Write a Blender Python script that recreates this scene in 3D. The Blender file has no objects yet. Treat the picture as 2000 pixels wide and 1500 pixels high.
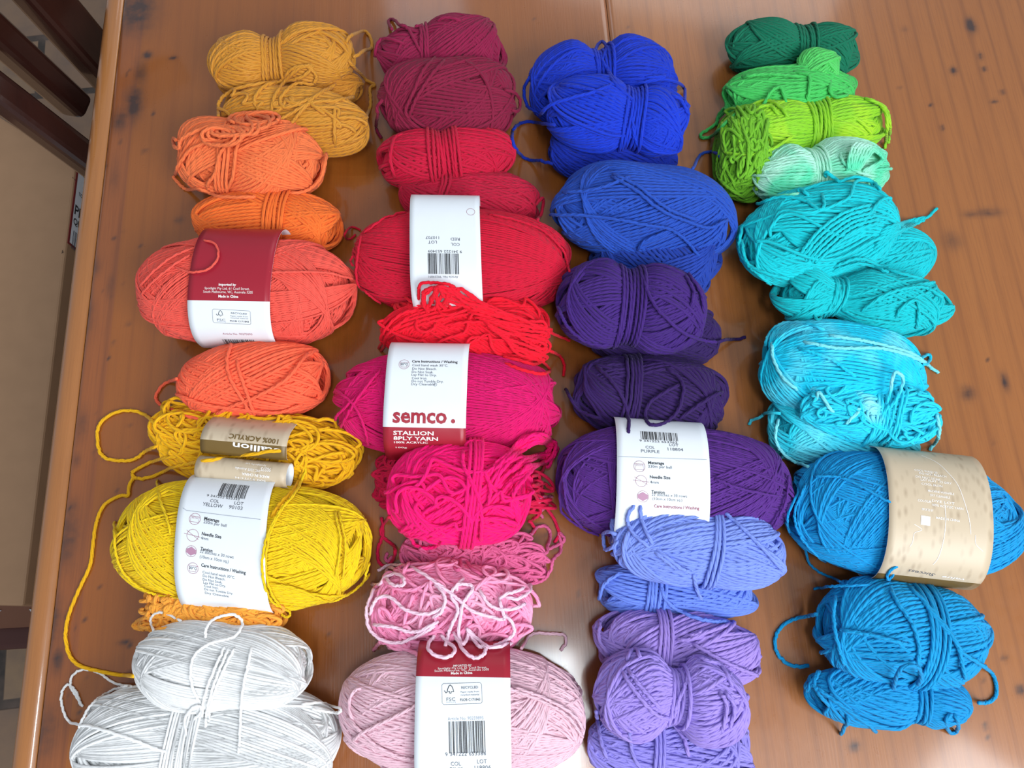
import bpy, math, random
import numpy as np
from mathutils import Matrix, Vector
from mathutils.bvhtree import BVHTree

scene = bpy.context.scene
COL = scene.collection
R = math.radians
rng = np.random.default_rng(7)

# ------------------------------------------------------------------ camera
F = 1500.0                       # focal length in pixels of a 2000 x 1500 frame
H = 0.62                         # lens above the table top (z = 0)
Yc = np.array([-280., 4900., -1500.]); Yc /= np.linalg.norm(Yc)
Zc = np.array([0., 1500., 4900.]); Zc /= np.linalg.norm(Zc)
Xc = np.cross(Yc, Zc)
W2C = np.stack([Xc, Yc, Zc], axis=1)          # world -> camera axes
C2W = W2C.T
CAM = np.array([0., 0., H])
cd = bpy.data.cameras.new('camera'); cam = bpy.data.objects.new('camera', cd); COL.objects.link(cam)
cd.sensor_width = 36.0; cd.lens = 36.0 * F / 2000.0; cd.clip_start = 0.01
m = Matrix([list(C2W[i]) + [0] for i in range(3)] + [[0, 0, 0, 1]])
cam.matrix_world = Matrix.Translation(Vector(CAM)) @ m
scene.camera = cam


def ray(px, py):
    d = C2W @ np.array([px - 1000., 750. - py, -F])
    return d / np.linalg.norm(d)


def P(px, py, z=0.0):
    """point of the horizontal plane at height z seen at a pixel"""
    d = ray(px, py)
    return CAM + d * ((z - H) / d[2])


def proj(p):
    q = (np.asarray(p) - CAM) @ W2C.T
    return np.stack([1000 + F * q[..., 0] / -q[..., 2], 750 - F * q[..., 1] / -q[..., 2]], -1)


def depth(p):
    return -((np.asarray(p) - CAM) @ W2C.T)[..., 2]


# ------------------------------------------------------------------ light and exposure
w = bpy.data.worlds.new('world'); scene.world = w; w.use_nodes = True
bgn = w.node_tree.nodes['Background']
bgn.inputs[0].default_value = (0.86, 0.92, 1.0, 1); bgn.inputs[1].default_value = 0.42


def area(name, loc, aim, sx, sy, power, col):
    l = bpy.data.lights.new(name, 'AREA'); l.shape = 'RECTANGLE'; l.size = sx; l.size_y = sy
    l.energy = power; l.color = col
    o = bpy.data.objects.new(name, l); COL.objects.link(o); o.location = loc
    o.rotation_euler = (Vector(aim) - Vector(loc)).to_track_quat('-Z', 'Y').to_euler()
    return o


area('window_daylight', (0.95, -1.05, 1.35), (0.0, 0.05, 0.0), 1.3, 1.0, 42, (0.93, 0.97, 1.0))
area('roof_window_daylight', (0.10, -0.40, 1.8), (0.10, -0.40, 0.0), 0.16, 0.6, 10.0, (0.85, 0.94, 1.0))
area('ceiling_window_daylight', (0.78, -0.70, 1.8), (0.78, -0.70, 0.0), 0.35, 0.7, 1.0, (0.9, 0.95, 1.0))
area('far_window_daylight', (0.9, 2.6, 1.7), (0.2, 0.3, 0), 1.2, 0.8, 8, (1.0, 0.95, 0.92))
area('far_pane_daylight', (-0.2, 2.15, 1.65), (0, 0.5, 0), 0.28, 0.3, 0.6, (0.95, 0.92, 1.0))
scene.view_settings.view_transform = 'Standard'
scene.view_settings.look = 'None'
scene.view_settings.exposure = 0.07
scene.view_settings.gamma = 1.0
scene.view_settings.use_curve_mapping = False


# ------------------------------------------------------------------ materials
def lin(c):
    c = np.array(c[:3], float) / 255.0
    c = np.where(c <= 0.04045, c / 12.92, ((c + 0.055) / 1.055) ** 2.4)
    return tuple(c) + (1.0,)


def newmat(name):
    m = bpy.data.materials.new(name); m.use_nodes = True
    nt = m.node_tree
    return m, nt, nt.nodes, nt.links, nt.nodes['Principled BSDF']


def flat(name, col, rough=0.6, spec=0.5, coat=0.0):
    m, nt, N, L, b = newmat(name)
    b.inputs['Base Color'].default_value = lin(col)
    b.inputs['Roughness'].default_value = rough
    b.inputs['Specular IOR Level'].default_value = spec
    b.inputs['Coat Weight'].default_value = coat
    return m


def mth(nt, op, a, b=None, clamp=False):
    n = nt.nodes.new('ShaderNodeMath'); n.operation = op; n.use_clamp = clamp
    for i, v in enumerate((a, b)):
        if v is None: continue
        if isinstance(v, (int, float)): n.inputs[i].default_value = v
        else: nt.links.new(v, n.inputs[i])
    return n.outputs[0]


def mix(nt, fac, a, b):
    n = nt.nodes.new('ShaderNodeMix'); n.data_type = 'RGBA'
    for k, v in ((0, fac), (6, a), (7, b)):
        if isinstance(v, (int, float)): n.inputs[k].default_value = v
        elif isinstance(v, tuple): n.inputs[k].default_value = v
        else: nt.links.new(v, n.inputs[k])
    return n.outputs[2]


def yarn_mat(name, col, col2=None, rough=0.75, sheen=0.06, plies=3.0, seed=0.0, sss=0.0, bump=0.75, thr=0.46):
    m, nt, N, L, b = newmat(name)
    uv = N.new('ShaderNodeUVMap'); uv.uv_map = 'UVMap'
    sp = N.new('ShaderNodeSeparateXYZ'); L.new(uv.outputs[0], sp.inputs[0])
    ph = mth(nt, 'ADD', mth(nt, 'MULTIPLY', sp.outputs[0], plies), sp.outputs[1])
    s = mth(nt, 'ABSOLUTE', mth(nt, 'SINE', mth(nt, 'MULTIPLY', ph, math.pi)))
    hgt = mth(nt, 'POWER', s, 0.6)
    tc = N.new('ShaderNodeTexCoord')
    nz = N.new('ShaderNodeTexNoise'); nz.inputs['Scale'].default_value = 1500; nz.inputs['Detail'].default_value = 2
    L.new(tc.outputs['Object'], nz.inputs['Vector'])
    hh = mth(nt, 'ADD', hgt, mth(nt, 'MULTIPLY', nz.outputs[0], 0.5))
    bp = N.new('ShaderNodeBump'); bp.inputs['Strength'].default_value = bump
    bp.inputs['Distance'].default_value = 0.0006
    L.new(hh, bp.inputs['Height']); L.new(bp.outputs[0], b.inputs['Normal'])
    base = lin(col)
    n2 = N.new('ShaderNodeTexNoise'); n2.inputs['Scale'].default_value = 28 if col2 else 60
    n2.noise_dimensions = '4D'; n2.inputs['Detail'].default_value = 2; n2.inputs['W'].default_value = seed
    L.new(tc.outputs['Object'], n2.inputs['Vector'])
    if col2:
        f = mth(nt, 'MULTIPLY', mth(nt, 'SUBTRACT', n2.outputs[0], thr), 6.0, True)
        c = mix(nt, f, base, lin(col2))
    else:
        d = tuple(min(1, v * 0.86) for v in base[:3]) + (1,)
        e = tuple(min(1, v * 1.10) for v in base[:3]) + (1,)
        c = mix(nt, n2.outputs[0], d, e)
    L.new(c, b.inputs['Base Color'])
    b.inputs['Roughness'].default_value = rough
    b.inputs['Specular IOR Level'].default_value = 0.28
    b.inputs['Sheen Weight'].default_value = sheen
    b.inputs['Subsurface Weight'].default_value = sss; b.inputs['Subsurface Radius'].default_value = (1, 1, 1); b.inputs['Subsurface Scale'].default_value = 0.004
    b.inputs['Sheen Roughness'].default_value = 0.5
    return m


def paper_mat(name, col, kraft=False):
    m, nt, N, L, b = newmat(name)
    tc = N.new('ShaderNodeTexCoord')
    b.inputs['Roughness'].default_value = 0.42 if kraft else 0.36
    b.inputs['Specular IOR Level'].default_value = 0.45
    if kraft:
        mp = N.new('ShaderNodeMapping'); mp.inputs['Scale'].default_value = (1.0, 0.42, 0.42)
        L.new(tc.outputs['Object'], mp.inputs['Vector'])
        v = N.new('ShaderNodeTexVoronoi'); v.inputs['Scale'].default_value = 210; v.inputs['Randomness'].default_value = 1.0
        L.new(mp.outputs[0], v.inputs['Vector'])
        f = mth(nt, 'MULTIPLY', mth(nt, 'SUBTRACT', 0.42, v.outputs['Distance']), 2.2, True)
        n2 = N.new('ShaderNodeTexNoise'); n2.inputs['Scale'].default_value = 60
        L.new(tc.outputs['Object'], n2.inputs['Vector'])
        f2 = mth(nt, 'MULTIPLY', f, n2.outputs[0], True)
        c = mix(nt, f2, lin(col), lin((132, 108, 84)))
        L.new(c, b.inputs['Base Color'])
    else:
        b.inputs['Base Color'].default_value = lin(col)
    n = N.new('ShaderNodeTexNoise'); n.inputs['Scale'].default_value = 35; n.inputs['Detail'].default_value = 2
    L.new(tc.outputs['Object'], n.inputs['Vector'])
    bp = N.new('ShaderNodeBump'); bp.inputs['Strength'].default_value = 0.25; bp.inputs['Distance'].default_value = 0.002
    L.new(n.outputs[0], bp.inputs['Height']); L.new(bp.outputs[0], b.inputs['Normal'])
    return m


M_PAPER = paper_mat('white_paper', (226, 232, 238))
M_MAROON = paper_mat('maroon_print', (158, 30, 48))
M_KRAFT = paper_mat('knit_print_paper', (196, 178, 152), True)
M_OLIVE = paper_mat('brown_print', (112, 88, 44))
M_INK = flat('grey_ink', (84, 88, 98), 0.5)
M_INKL = flat('pale_grey_ink', (150, 156, 168), 0.5)
M_BLACK = flat('black_ink', (38, 38, 42), 0.5)
M_RINK = flat('maroon_ink', (150, 66, 88), 0.5)
M_WINK = flat('white_ink', (240, 236, 232), 0.5)
M_MAUVE = flat('mauve_ink', (176, 130, 156), 0.5)
PRINT = [M_PAPER, M_MAROON, M_INK, M_INKL, M_BLACK, M_RINK, M_WINK, M_MAUVE, M_KRAFT, M_OLIVE]
I_PAPER, I_MAROON, I_INK, I_INKL, I_BLACK, I_RINK, I_WINK, I_MAUVE, I_KRAFT, I_OLIVE = range(10)


def wood_mat(name, base, dark, light, ang=0.0, rough=0.22, seed=0.0, scale=1.0, grain=0.35, coat=0.9):
    m, nt, N, L, b = newmat(name)
    tc = N.new('ShaderNodeTexCoord')
    mp = N.new('ShaderNodeMapping'); mp.inputs['Scale'].default_value = (42 * scale, 2.2 * scale, 8)
    mp.inputs['Rotation'].default_value = (0, 0, ang); mp.inputs['Location'].default_value = (seed, seed * 2, 0)
    L.new(tc.outputs['Object'], mp.inputs['Vector'])
    n1 = N.new('ShaderNodeTexNoise'); n1.inputs['Scale'].default_value = 1.0; n1.inputs['Detail'].default_value = 4
    n1.inputs['Roughness'].default_value = 0.55
    L.new(mp.outputs[0], n1.inputs['Vector'])
    mp2 = N.new('ShaderNodeMapping'); mp2.inputs['Scale'].default_value = (700, 22, 20); mp2.inputs['Rotation'].default_value = (0, 0, ang)
    L.new(tc.outputs['Object'], mp2.inputs['Vector'])
    n2 = N.new('ShaderNodeTexNoise'); n2.inputs['Scale'].default_value = 1; n2.inputs['Detail'].default_value = 3
    L.new(mp2.outputs[0], n2.inputs['Vector'])
    # annual rings: thin dark lines running along the board
    mp3 = N.new('ShaderNodeMapping'); mp3.inputs['Scale'].default_value = (1, 0.05, 1); mp3.inputs['Location'].default_value = (seed * .37, 0, 0)
    mp3.inputs['Rotation'].default_value = (0, 0, ang)
    L.new(tc.outputs['Object'], mp3.inputs['Vector'])
    wv = N.new('ShaderNodeTexWave'); wv.inputs['Scale'].default_value = 17 * scale; wv.inputs['Distortion'].default_value = 3.0
    wv.inputs['Detail'].default_value = 2; wv.inputs['Detail Scale'].default_value = 1.2
    L.new(mp3.outputs[0], wv.inputs['Vector'])
    ring = mth(nt, 'POWER', wv.outputs['Fac'], 9.0)
    big = N.new('ShaderNodeTexNoise'); big.inputs['Scale'].default_value = 5; big.inputs['Detail'].default_value = 1
    L.new(tc.outputs['Object'], big.inputs['Vector'])
    c = mix(nt, mth(nt, 'MULTIPLY', mth(nt, 'SUBTRACT', n1.outputs[0], 0.3), 1.8, True), lin(base), lin(light))
    c = mix(nt, mth(nt, 'MULTIPLY', mth(nt, 'SUBTRACT', n2.outputs[0], 0.45), grain * 2.2, True), c, lin(dark))
    c = mix(nt, mth(nt, 'MULTIPLY', ring, mth(nt, 'MULTIPLY', big.outputs[0], grain * 1.3)), c, lin(dark))
    # dents, ink spots and dark wax are marks of the wood itself (vertex attribute)
    at = N.new('ShaderNodeAttribute'); at.attribute_name = 'stain'
    nb = N.new('ShaderNodeTexNoise'); nb.inputs['Scale'].default_value = 130; nb.inputs['Detail'].default_value = 3
    L.new(tc.outputs['Object'], nb.inputs['Vector'])
    f = mth(nt, 'MULTIPLY', at.outputs['Fac'], mth(nt, 'ADD', mth(nt, 'MULTIPLY', nb.outputs[0], 2.0), 0.35), True)
    c = mix(nt, f, c, lin((62, 40, 34)))
    L.new(c, b.inputs['Base Color'])
    rr = mth(nt, 'ADD', mth(nt, 'MULTIPLY', nb.outputs[0], 0.14), rough - 0.07)
    L.new(rr, b.inputs['Roughness'])
    b.inputs['Specular IOR Level'].default_value = 0.5
    b.inputs['Coat Weight'].default_value = coat; b.inputs['Coat Roughness'].default_value = 0.10
    bp = N.new('ShaderNodeBump'); bp.inputs['Strength'].default_value = 0.12; bp.inputs['Distance'].default_value = 0.001
    L.new(n2.outputs[0], bp.inputs['Height']); L.new(bp.outputs[0], b.inputs['Normal'])
    return m


# ------------------------------------------------------------------ object helpers
def mesh_obj(name, verts, faces, mats, parent=None, smooth=True, uvs=None, fmat=None):
    """verts (n,3) array, faces (k,4) / (k,3) int array or list of lists"""
    me = bpy.data.meshes.new(name)
    verts = np.asarray(verts, np.float32)
    if isinstance(faces, np.ndarray):
        k = faces.shape[1]
        me.vertices.add(len(verts)); me.vertices.foreach_set('co', verts.ravel())
        me.loops.add(faces.size); me.loops.foreach_set('vertex_index', faces.ravel().astype(np.int32))
        me.polygons.add(len(faces))
        me.polygons.foreach_set('loop_start', np.arange(0, faces.size, k, dtype=np.int32))
        me.polygons.foreach_set('loop_total', np.full(len(faces), k, np.int32))
        me.update(calc_edges=True)
    else:
        me.from_pydata([tuple(map(float, v)) for v in verts], [], [list(map(int, f)) for f in faces])
        me.update()
    if uvs is not None:
        ul = me.uv_layers.new(name='UVMap'); ul.data.foreach_set('uv', np.asarray(uvs, np.float32).ravel())
    for mt in (mats if isinstance(mats, list) else [mats]): me.materials.append(mt)
    if fmat is not None: me.polygons.foreach_set('material_index', np.asarray(fmat, np.int32))
    if smooth: me.polygons.foreach_set('use_smooth', np.ones(len(me.polygons), bool))
    me.validate()
    o = bpy.data.objects.new(name, me); COL.objects.link(o)
    if parent is not None: o.parent = parent
    return o


def empty(name, loc, rz=0.0, label=None, cat=None, group=None):
    o = bpy.data.objects.new(name, None); COL.objects.link(o)
    o.empty_display_size = 0.03
    o.location = tuple(map(float, loc)); o.rotation_euler = (0, 0, rz)
    if label: o['label'] = label
    if cat: o['category'] = cat
    if group: o['group'] = group
    return o


def tubes(strands, rad, sides=6, closed=True, pitch=0.0024, up=None):
    """strands (S,N,3) + normals (S,N,3): one tube each -> verts, quads, loop uvs"""
    pts, nor = strands
    S, N, _ = pts.shape
    if closed: tan = np.roll(pts, -1, 1) - np.roll(pts, 1, 1)
    else: tan = np.gradient(pts, axis=1)
    tan /= np.linalg.norm(tan, axis=2, keepdims=True) + 1e-12
    nor = nor - (nor * tan).sum(2, keepdims=True) * tan
    nor /= np.linalg.norm(nor, axis=2, keepdims=True) + 1e-12
    bi = np.cross(tan, nor)
    a = np.arange(sides) * 2 * math.pi / sides
    rad = np.asarray(rad)
    if rad.ndim == 0: rad = np.full((S, N), float(rad))
    V = pts[:, :, None, :] + rad[:, :, None, None] * (np.cos(a)[None, None, :, None] * nor[:, :, None, :] + np.sin(a)[None, None, :, None] * bi[:, :, None, :])
    idx = np.arange(S * N * sides).reshape(S, N, sides)
    if closed: nx = np.roll(idx, -1, 1); cur = idx; M = N
    else: nx = idx[:, 1:]; cur = idx[:, :-1]; M = N - 1
    q = np.stack([cur, np.roll(cur, -1, 2), np.roll(nx, -1, 2), nx], -1).reshape(-1, 4)
    seg = np.linalg.norm(np.diff(pts, axis=1), axis=2)
    cum = np.concatenate([np.zeros((S, 1)), np.cumsum(seg, 1)], 1)
    if closed: cum = np.concatenate([cum, cum[:, -1:] + np.linalg.norm(pts[:, 0] - pts[:, -1], axis=1)[:, None]], 1)
    v = cum / pitch
    if closed:   # whole number of turns so that the twist meets itself
        v = v * (np.round(v[:, -1:]) / v[:, -1:])
    v0 = np.broadcast_to(v[:, :M, None], (S, M, sides)); v1 = np.broadcast_to(v[:, 1:M + 1, None], (S, M, sides))
    u0 = np.broadcast_to(np.arange(sides) / sides, (S, M, sides)); u1 = u0 + 1.0 / sides
    uv = np.stack([np.stack([u0, v0], -1), np.stack([u1, v0], -1), np.stack([u1, v1], -1), np.stack([u0, v1], -1)], 3).reshape(-1, 2)
    return V.reshape(-1, 3), q, uv


def merge(parts):
    vs, fs, us, n = [], [], [], 0
    for v, f, u in parts:
        vs.append(v); fs.append(f + n); us.append(u); n += len(v)
    return np.concatenate(vs), np.concatenate(fs), np.concatenate(us)


def box_obj(name, x0, x1, y0, y1, z0, z1, mat, parent=None, bev=0.002):
    v = [(x, y, z) for x in (x0, x1) for y in (y0, y1) for z in (z0, z1)]
    f = [(0, 1, 3, 2), (4, 6, 7, 5), (0, 4, 5, 1), (2, 3, 7, 6), (0, 2, 6, 4), (1, 5, 7, 3)]
    o = mesh_obj(name, v, f, mat, parent, smooth=False)
    if bev:
        b = o.modifiers.new('b', 'BEVEL'); b.width = bev; b.segments = 3; b.limit_method = 'ANGLE'
    return o


def catmull(p, n):
    p = np.asarray(p, float)
    q = np.vstack([2 * p[0] - p[1], p, 2 * p[-1] - p[-2]])
    t = np.linspace(0, len(p) - 1 - 1e-6, n)
    i = t.astype(int); u = (t - i)[:, None]
    a, b, c, d = q[i], q[i + 1], q[i + 2], q[i + 3]
    return 0.5 * (2 * b + (c - a) * u + (2 * a - 5 * b + 4 * c - d) * u ** 2 + (3 * b - a - 3 * c + d) * u ** 3)


# ------------------------------------------------------------------ the table
FLOOR = -0.75


def spot(a, b, r, s=1.0, ex=1.0):       # a mark in the wood at a place of the top: half-length r px, stretch ex along the grain
    c = P(a, b); k = depth(c) / F
    return (c[0], c[1], r * k, r * k * ex, s)


SPOTS = [spot(265, 20, 42, .75, 1.3), spot(245, 40, 22, .5), spot(288, 108, 9, .9), spot(338, 113, 7, .8, .6), spot(262, 200, 18, .8, 2.4),
         spot(235, 235, 16, .7, 1.5), spot(284, 295, 6, .6, .6), spot(205, 325, 5, .6), spot(275, 145, 12, .5, 3), spot(1896, 50, 9, 1, 1.8),
         spot(1862, 138, 6, 1, 1.3), spot(1915, 110, 5, .8, 1.6), spot(1922, 135, 5, .8), spot(1958, 180, 5, .7), spot(1818, 205, 4, .9), spot(1942, 198, 7, .8, .5),
         spot(1930, 415, 26, .55, .35), spot(1900, 418, 18, .5, .4), spot(1858, 470, 20, .35, 1), spot(1840, 250, 4, .8, 1.5), spot(1757, 172, 3, .8), spot(1767, 57, 6, .35),
         spot(1890, 768, 13, .7, 1), spot(1963, 747, 6, .8, 3), spot(1668, 1458, 10, .9, .9), spot(1924, 1418, 5, .8), spot(1928, 1440, 4, .6),
         spot(1993, 1348, 9, .9, 1), spot(1962, 1285, 6, .7), spot(1925, 1290, 3, .6), spot(130, 1055, 26, .5, 2.5), spot(140, 1000, 14, .45, 2), spot(105, 1215, 18, .5, 3),
         spot(112, 1290, 12, .7, 2), spot(243, 1256, 12, .9, .35), spot(252, 1262, 4, .9, 1), spot(88, 1430, 26, .5, 2), spot(170, 620, 14, .35, 3),
         spot(188, 520, 10, .4, 2), spot(275, 480, 4, .5), spot(350, 430, 9, .5, .8), spot(223, 465, 4, .8), spot(250, 632, 3.5, .9), spot(252, 830, 3, .8),
         spot(225, 345, 10, .3, 4), spot(215, 560, 8, .3, 3), spot(160, 830, 12, .35, 3), spot(150, 900, 8, .4, 2), spot(1130, 1160, 4, .8), spot(1100, 1000, 5, .5),
         spot(615, 1270, 3, .6), spot(640, 1240, 3, .6), spot(1575, 1440, 3, .5), spot(1490, 780, 6, .4), spot(1228, 52, 2.5, .8), spot(1045, 38, 2.5, .7)]
for _ in range(70):
    SPOTS.append(spot(rng.uniform(120, 300), rng.uniform(0, 1500), rng.uniform(1.2, 3), rng.uniform(.5, .9), rng.uniform(.8, 2)))
for _ in range(60):
    SPOTS.append(spot(rng.uniform(300, 2000), rng.uniform(0, 1500), rng.uniform(1, 2.2), rng.uniform(.3, .8), rng.uniform(.8, 2)))
SPOTS = np.array(SPOTS)

xe_out = P(130, 750)[0]; xe_in = P(155, 750)[0]
xs1 = P(220, 620)[0]                     # joint of the dark narrow board
xs2 = P(1188, 40)[0]                     # open joint at the top of the picture
xs3 = P(1945, 1332)[0]
Y0, Y1 = -0.50, 0.95

table = empty('dining_table', ((xe_out + 0.9) / 2, 0.2, FLOOR), 0, 'varnished orange-brown wooden table covered with rows of yarn', 'table')
tl = np.array(table.location)
W_A = wood_mat('stained_board_wood', (136, 74, 32), (80, 42, 26), (148, 82, 36), seed=3.1, rough=0.32)
W_B = wood_mat('board_wood', (142, 78, 26), (106, 56, 24), (150, 86, 30), seed=1.0, rough=0.3, grain=.22)
W_C = wood_mat('right_board_wood', (148, 88, 40), (104, 58, 30), (158, 97, 46), seed=5.0, rough=0.3, grain=.42, ang=R(2))
W_E = wood_mat('edge_wood', (156, 98, 48), (112, 66, 34), (172, 112, 58), seed=8.0, rough=0.3, grain=.3)


def board(x0, x1, mat, gl=1, gr=1):
    gap = 0.0003
    x0 += gap * gl; x1 -= gap * gr
    st = 0.0016 if x1 - x0 < 0.2 else 0.003
    nx = max(2, int((x1 - x0) / st)); ny = int((Y1 - Y0) / 0.003)
    gx = np.linspace(x0, x1, nx); gy = np.linspace(Y0, Y1, ny)
    X, Y = np.meshgrid(gx, gy, indexing='ij')
    s = np.zeros_like(X)
    for (sx, sy, rx, ry, k) in SPOTS:
        if sx < x0 - .06 or sx > x1 + .06: continue
        s = np.maximum(s, k * np.exp(-(((X - sx) / rx) ** 2 + ((Y - sy) / ry) ** 2)))
    ed = np.minimum((X - x0) if gl else 9 + 0 * X, (x1 - X) if gr else 9 + 0 * X)
    Z = -0.0012 * np.exp(-(ed / 0.0012) ** 2)
    V = np.stack([X, Y, Z], -1).reshape(-1, 3)
    idx = np.arange(nx * ny).reshape(nx, ny)
    q = np.stack([idx[:-1, :-1], idx[1:, :-1], idx[1:, 1:], idx[:-1, 1:]], -1).reshape(-1, 4)
    # skirt and underside give the board its thickness
    loop = np.concatenate([idx[:, 0], idx[-1, 1:], idx[-2::-1, -1], idx[0, -2:0:-1]])
    low = V[loop].copy(); low[:, 2] = -0.024; upr = V[loop].copy()
    n0 = len(V); k = len(loop); j = np.arange(k)
    sk = np.stack([n0 + k + j, n0 + j, n0 + (j + 1) % k, n0 + k + (j + 1) % k], -1)
    V = np.vstack([V, low, upr]); q = np.vstack([q, sk])
    cor = V[[idx[0, 0], idx[-1, 0], idx[-1, -1], idx[0, -1]]].copy(); cor[:, 2] = -0.024
    n1 = len(V); V = np.vstack([V, cor]); q = np.vstack([q, [[n1 + 3, n1 + 2, n1 + 1, n1]]])
    o = mesh_obj('tabletop_board', V - tl, q, mat, table)
    at = o.data.attributes.new('stain', 'FLOAT', 'POINT')
    vals = np.zeros(len(V), np.float32); vals[:nx * ny] = s.ravel(); at.data.foreach_set('value', vals)
    return o


o = board(xe_in, xs1, W_A, 1, 0); o['label'] = 'dark stained narrow edge board'
board(xs1, xs2, W_B, 0, 1); board(xs2, xs3, W_C, 1, 0); board(xs3, 1.05, W_C, 0, 1)
# rounded edge moulding
pr = []
for k in range(13):
    a = math.pi / 2 + k * math.pi / 12
    pr.append((xe_in - 0.0008 - 0.011 + 0.011 * math.cos(a) * ((xe_in - xe_out) / 0.011), -0.0125 + 0.0115 * math.sin(a)))
pr = [(xe_in - 0.0006, -0.0022), (xe_in - 0.0014, -0.0008)] + pr + [(xe_in - 0.0006, -0.024)]
pr = np.array(pr); n = len(pr)
V = np.vstack([np.stack([pr[:, 0], np.full(n, y), pr[:, 1]], -1) for y in np.linspace(Y0, Y1, 40)])
q = np.array([[r * n + k, r * n + k + 1, (r + 1) * n + k + 1, (r + 1) * n + k] for r in range(39) for k in range(n - 1)])
mesh_obj('edge_moulding', V - tl, q, W_E, table)
W_L = wood_mat('apron_wood', (140, 80, 38), (90, 50, 26), (150, 88, 42), seed=4.0)
box_obj('apron', xe_in + .05 - tl[0], xe_in + .07 - tl[0], Y0 + .08 - tl[1], Y1 - .08 - tl[1], -.12 - tl[2], -.0245 - tl[2], W_L, table)
box_obj('apron', 0.93 - tl[0], 0.95 - tl[0], Y0 + .08 - tl[1], Y1 - .08 - tl[1], -.12 - tl[2], -.0245 - tl[2], W_L, table)
for lx in (xe_in + .075, 0.87):
    for ly in (Y0 + .09, Y1 - .16):
        box_obj('leg', lx - tl[0], lx + .06 - tl[0], ly - tl[1], ly + .06 - tl[1], 0, -.0245 - tl[2], W_L, table, .004)

# ------------------------------------------------------------------ floor
m, nt, N, L, b = newmat('paver_floor')
tc = N.new('ShaderNodeTexCoord')
mp = N.new('ShaderNodeMapping'); mp.inputs['Rotation'].default_value = (0, 0, R(-4)); mp.inputs['Location'].default_value = (0.11, 0.03, 0)
L.new(tc.outputs['Object'], mp.inputs['Vector'])
br = N.new('ShaderNodeTexBrick'); L.new(mp.outputs[0], br.inputs['Vector'])
br.inputs['Scale'].default_value = 1.0; br.inputs['Mortar Size'].default_value = 0.009
br.inputs['Brick Width'].default_value = 0.30; br.inputs['Row Height'].default_value = 0.15
br.inputs['Mortar Smooth'].default_value = 0.3
br.inputs['Color1'].default_value = lin((150, 124, 98)); br.inputs['Color2'].default_value = lin((138, 112, 92))
br.inputs['Mortar'].default_value = lin((62, 56, 52))
nz = N.new('ShaderNodeTexNoise'); nz.inputs['Scale'].default_value = 22; nz.inputs['Detail'].default_value = 6
L.new(tc.outputs['Object'], nz.inputs['Vector'])
c = mix(nt, mth(nt, 'MULTIPLY', mth(nt, 'SUBTRACT', nz.outputs[0], .42), 2.2, True), br.outputs[0], lin((118, 100, 90)))
L.new(c, b.inputs['Base Color']); b.inputs['Roughness'].default_value = 0.8
bp = N.new('ShaderNodeBump'); bp.inputs['Strength'].default_value = .5; bp.inputs['Distance'].default_value = .004
L.new(mth(nt, 'SUBTRACT', nz.outputs[0], br.outputs['Fac']), bp.inputs['Height']); L.new(bp.outputs[0], b.inputs['Normal'])
fl = mesh_obj('floor', [(-2.5, -2.5, FLOOR), (3, -2.5, FLOOR), (3, 3.5, FLOOR), (-2.5, 3.5, FLOOR),
                        (-2.5, -2.5, FLOOR - .05), (3, -2.5, FLOOR - .05), (3, 3.5, FLOOR - .05), (-2.5, 3.5, FLOOR - .05)],
              [(0, 1, 2, 3), (7, 6, 5, 4), (0, 4, 5, 1), (1, 5, 6, 2), (2, 6, 7, 3), (3, 7, 4, 0)], m, smooth=False)
fl['kind'] = 'structure'

# ------------------------------------------------------------------ dark chair beside the table
W_D = wood_mat('dark_chair_wood', (46, 22, 18), (26, 14, 12), (58, 28, 22), rough=.3, grain=.2)


def prism(name, a, b, wx, wy, mat, parent, bev=.004, yaw=0.0):
    """a bar with a rectangular section wx * wy (turned by yaw) from a to b, in world coordinates"""
    a = np.array(a, float); b = np.array(b, float)
    ux = np.array([math.cos(yaw), math.sin(yaw), 0]); uy = np.array([-math.sin(yaw), math.cos(yaw), 0])
    v = []
    for p in (a, b):
        for sx, sy in ((-1, -1), (1, -1), (1, 1), (-1, 1)):
            v.append(p + ux * sx * wx / 2 + uy * sy * wy / 2)
    f = [(3, 2, 1, 0), (4, 5, 6, 7), (0, 1, 5, 4), (1, 2, 6, 5), (2, 3, 7, 6), (3, 0, 4, 7)]
    o = mesh_obj(name, np.array(v) - np.array(parent.location), f, mat, parent, smooth=False)
    md = o.modifiers.new('b', 'BEVEL'); md.width = bev; md.segments = 3
    return o


# the slats of its back run down past the table edge
def slat_ends(pa, pb, za, zb):
    return P(pa[0], pa[1], za), P(pb[0], pb[1], zb)


sl = []
chair = empty('slatted_chair', (P(60, 150, -.3)[0] + .1, P(60, 150, -.3)[1], FLOOR), 0,
              'dark wooden chair with slatted back left of the table', 'chair')
SL = [((110, 22), (208, 134), .050), ((42, 110), (148, 205), .031), ((18, 196), (182, 320), .032)]
tops = []
for i, (pa, pb, wd) in enumerate(SL):
    a, b2 = slat_ends(pa, pb, -.03, -.12)
    d = (a - b2)
    top = a + d * 2.2
    zlow = -.125 if i == 1 else -.33
    bot = b2 + (b2 - a) / abs(b2[2] - a[2]) * (b2[2] - zlow)
    prism('back_slat', bot, top, .030, wd, W_D, chair, .008, R(-14))
    tops.append((bot, top))
t0 = tops[0][1]; t2 = tops[2][1]
dt = (t0 - t2); dt /= np.linalg.norm(dt)
crest_a = t2 - dt * .09; crest_b = t0 + dt * .09
pa_, pb_ = crest_a, crest_b
V = []
for p in (pa_, pb_):
    for (ox, oz) in ((-.014, -.02), (.014, -.02), (.014, .03), (-.014, .03)): V.append(p + np.array([ox, 0, oz]))
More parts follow.
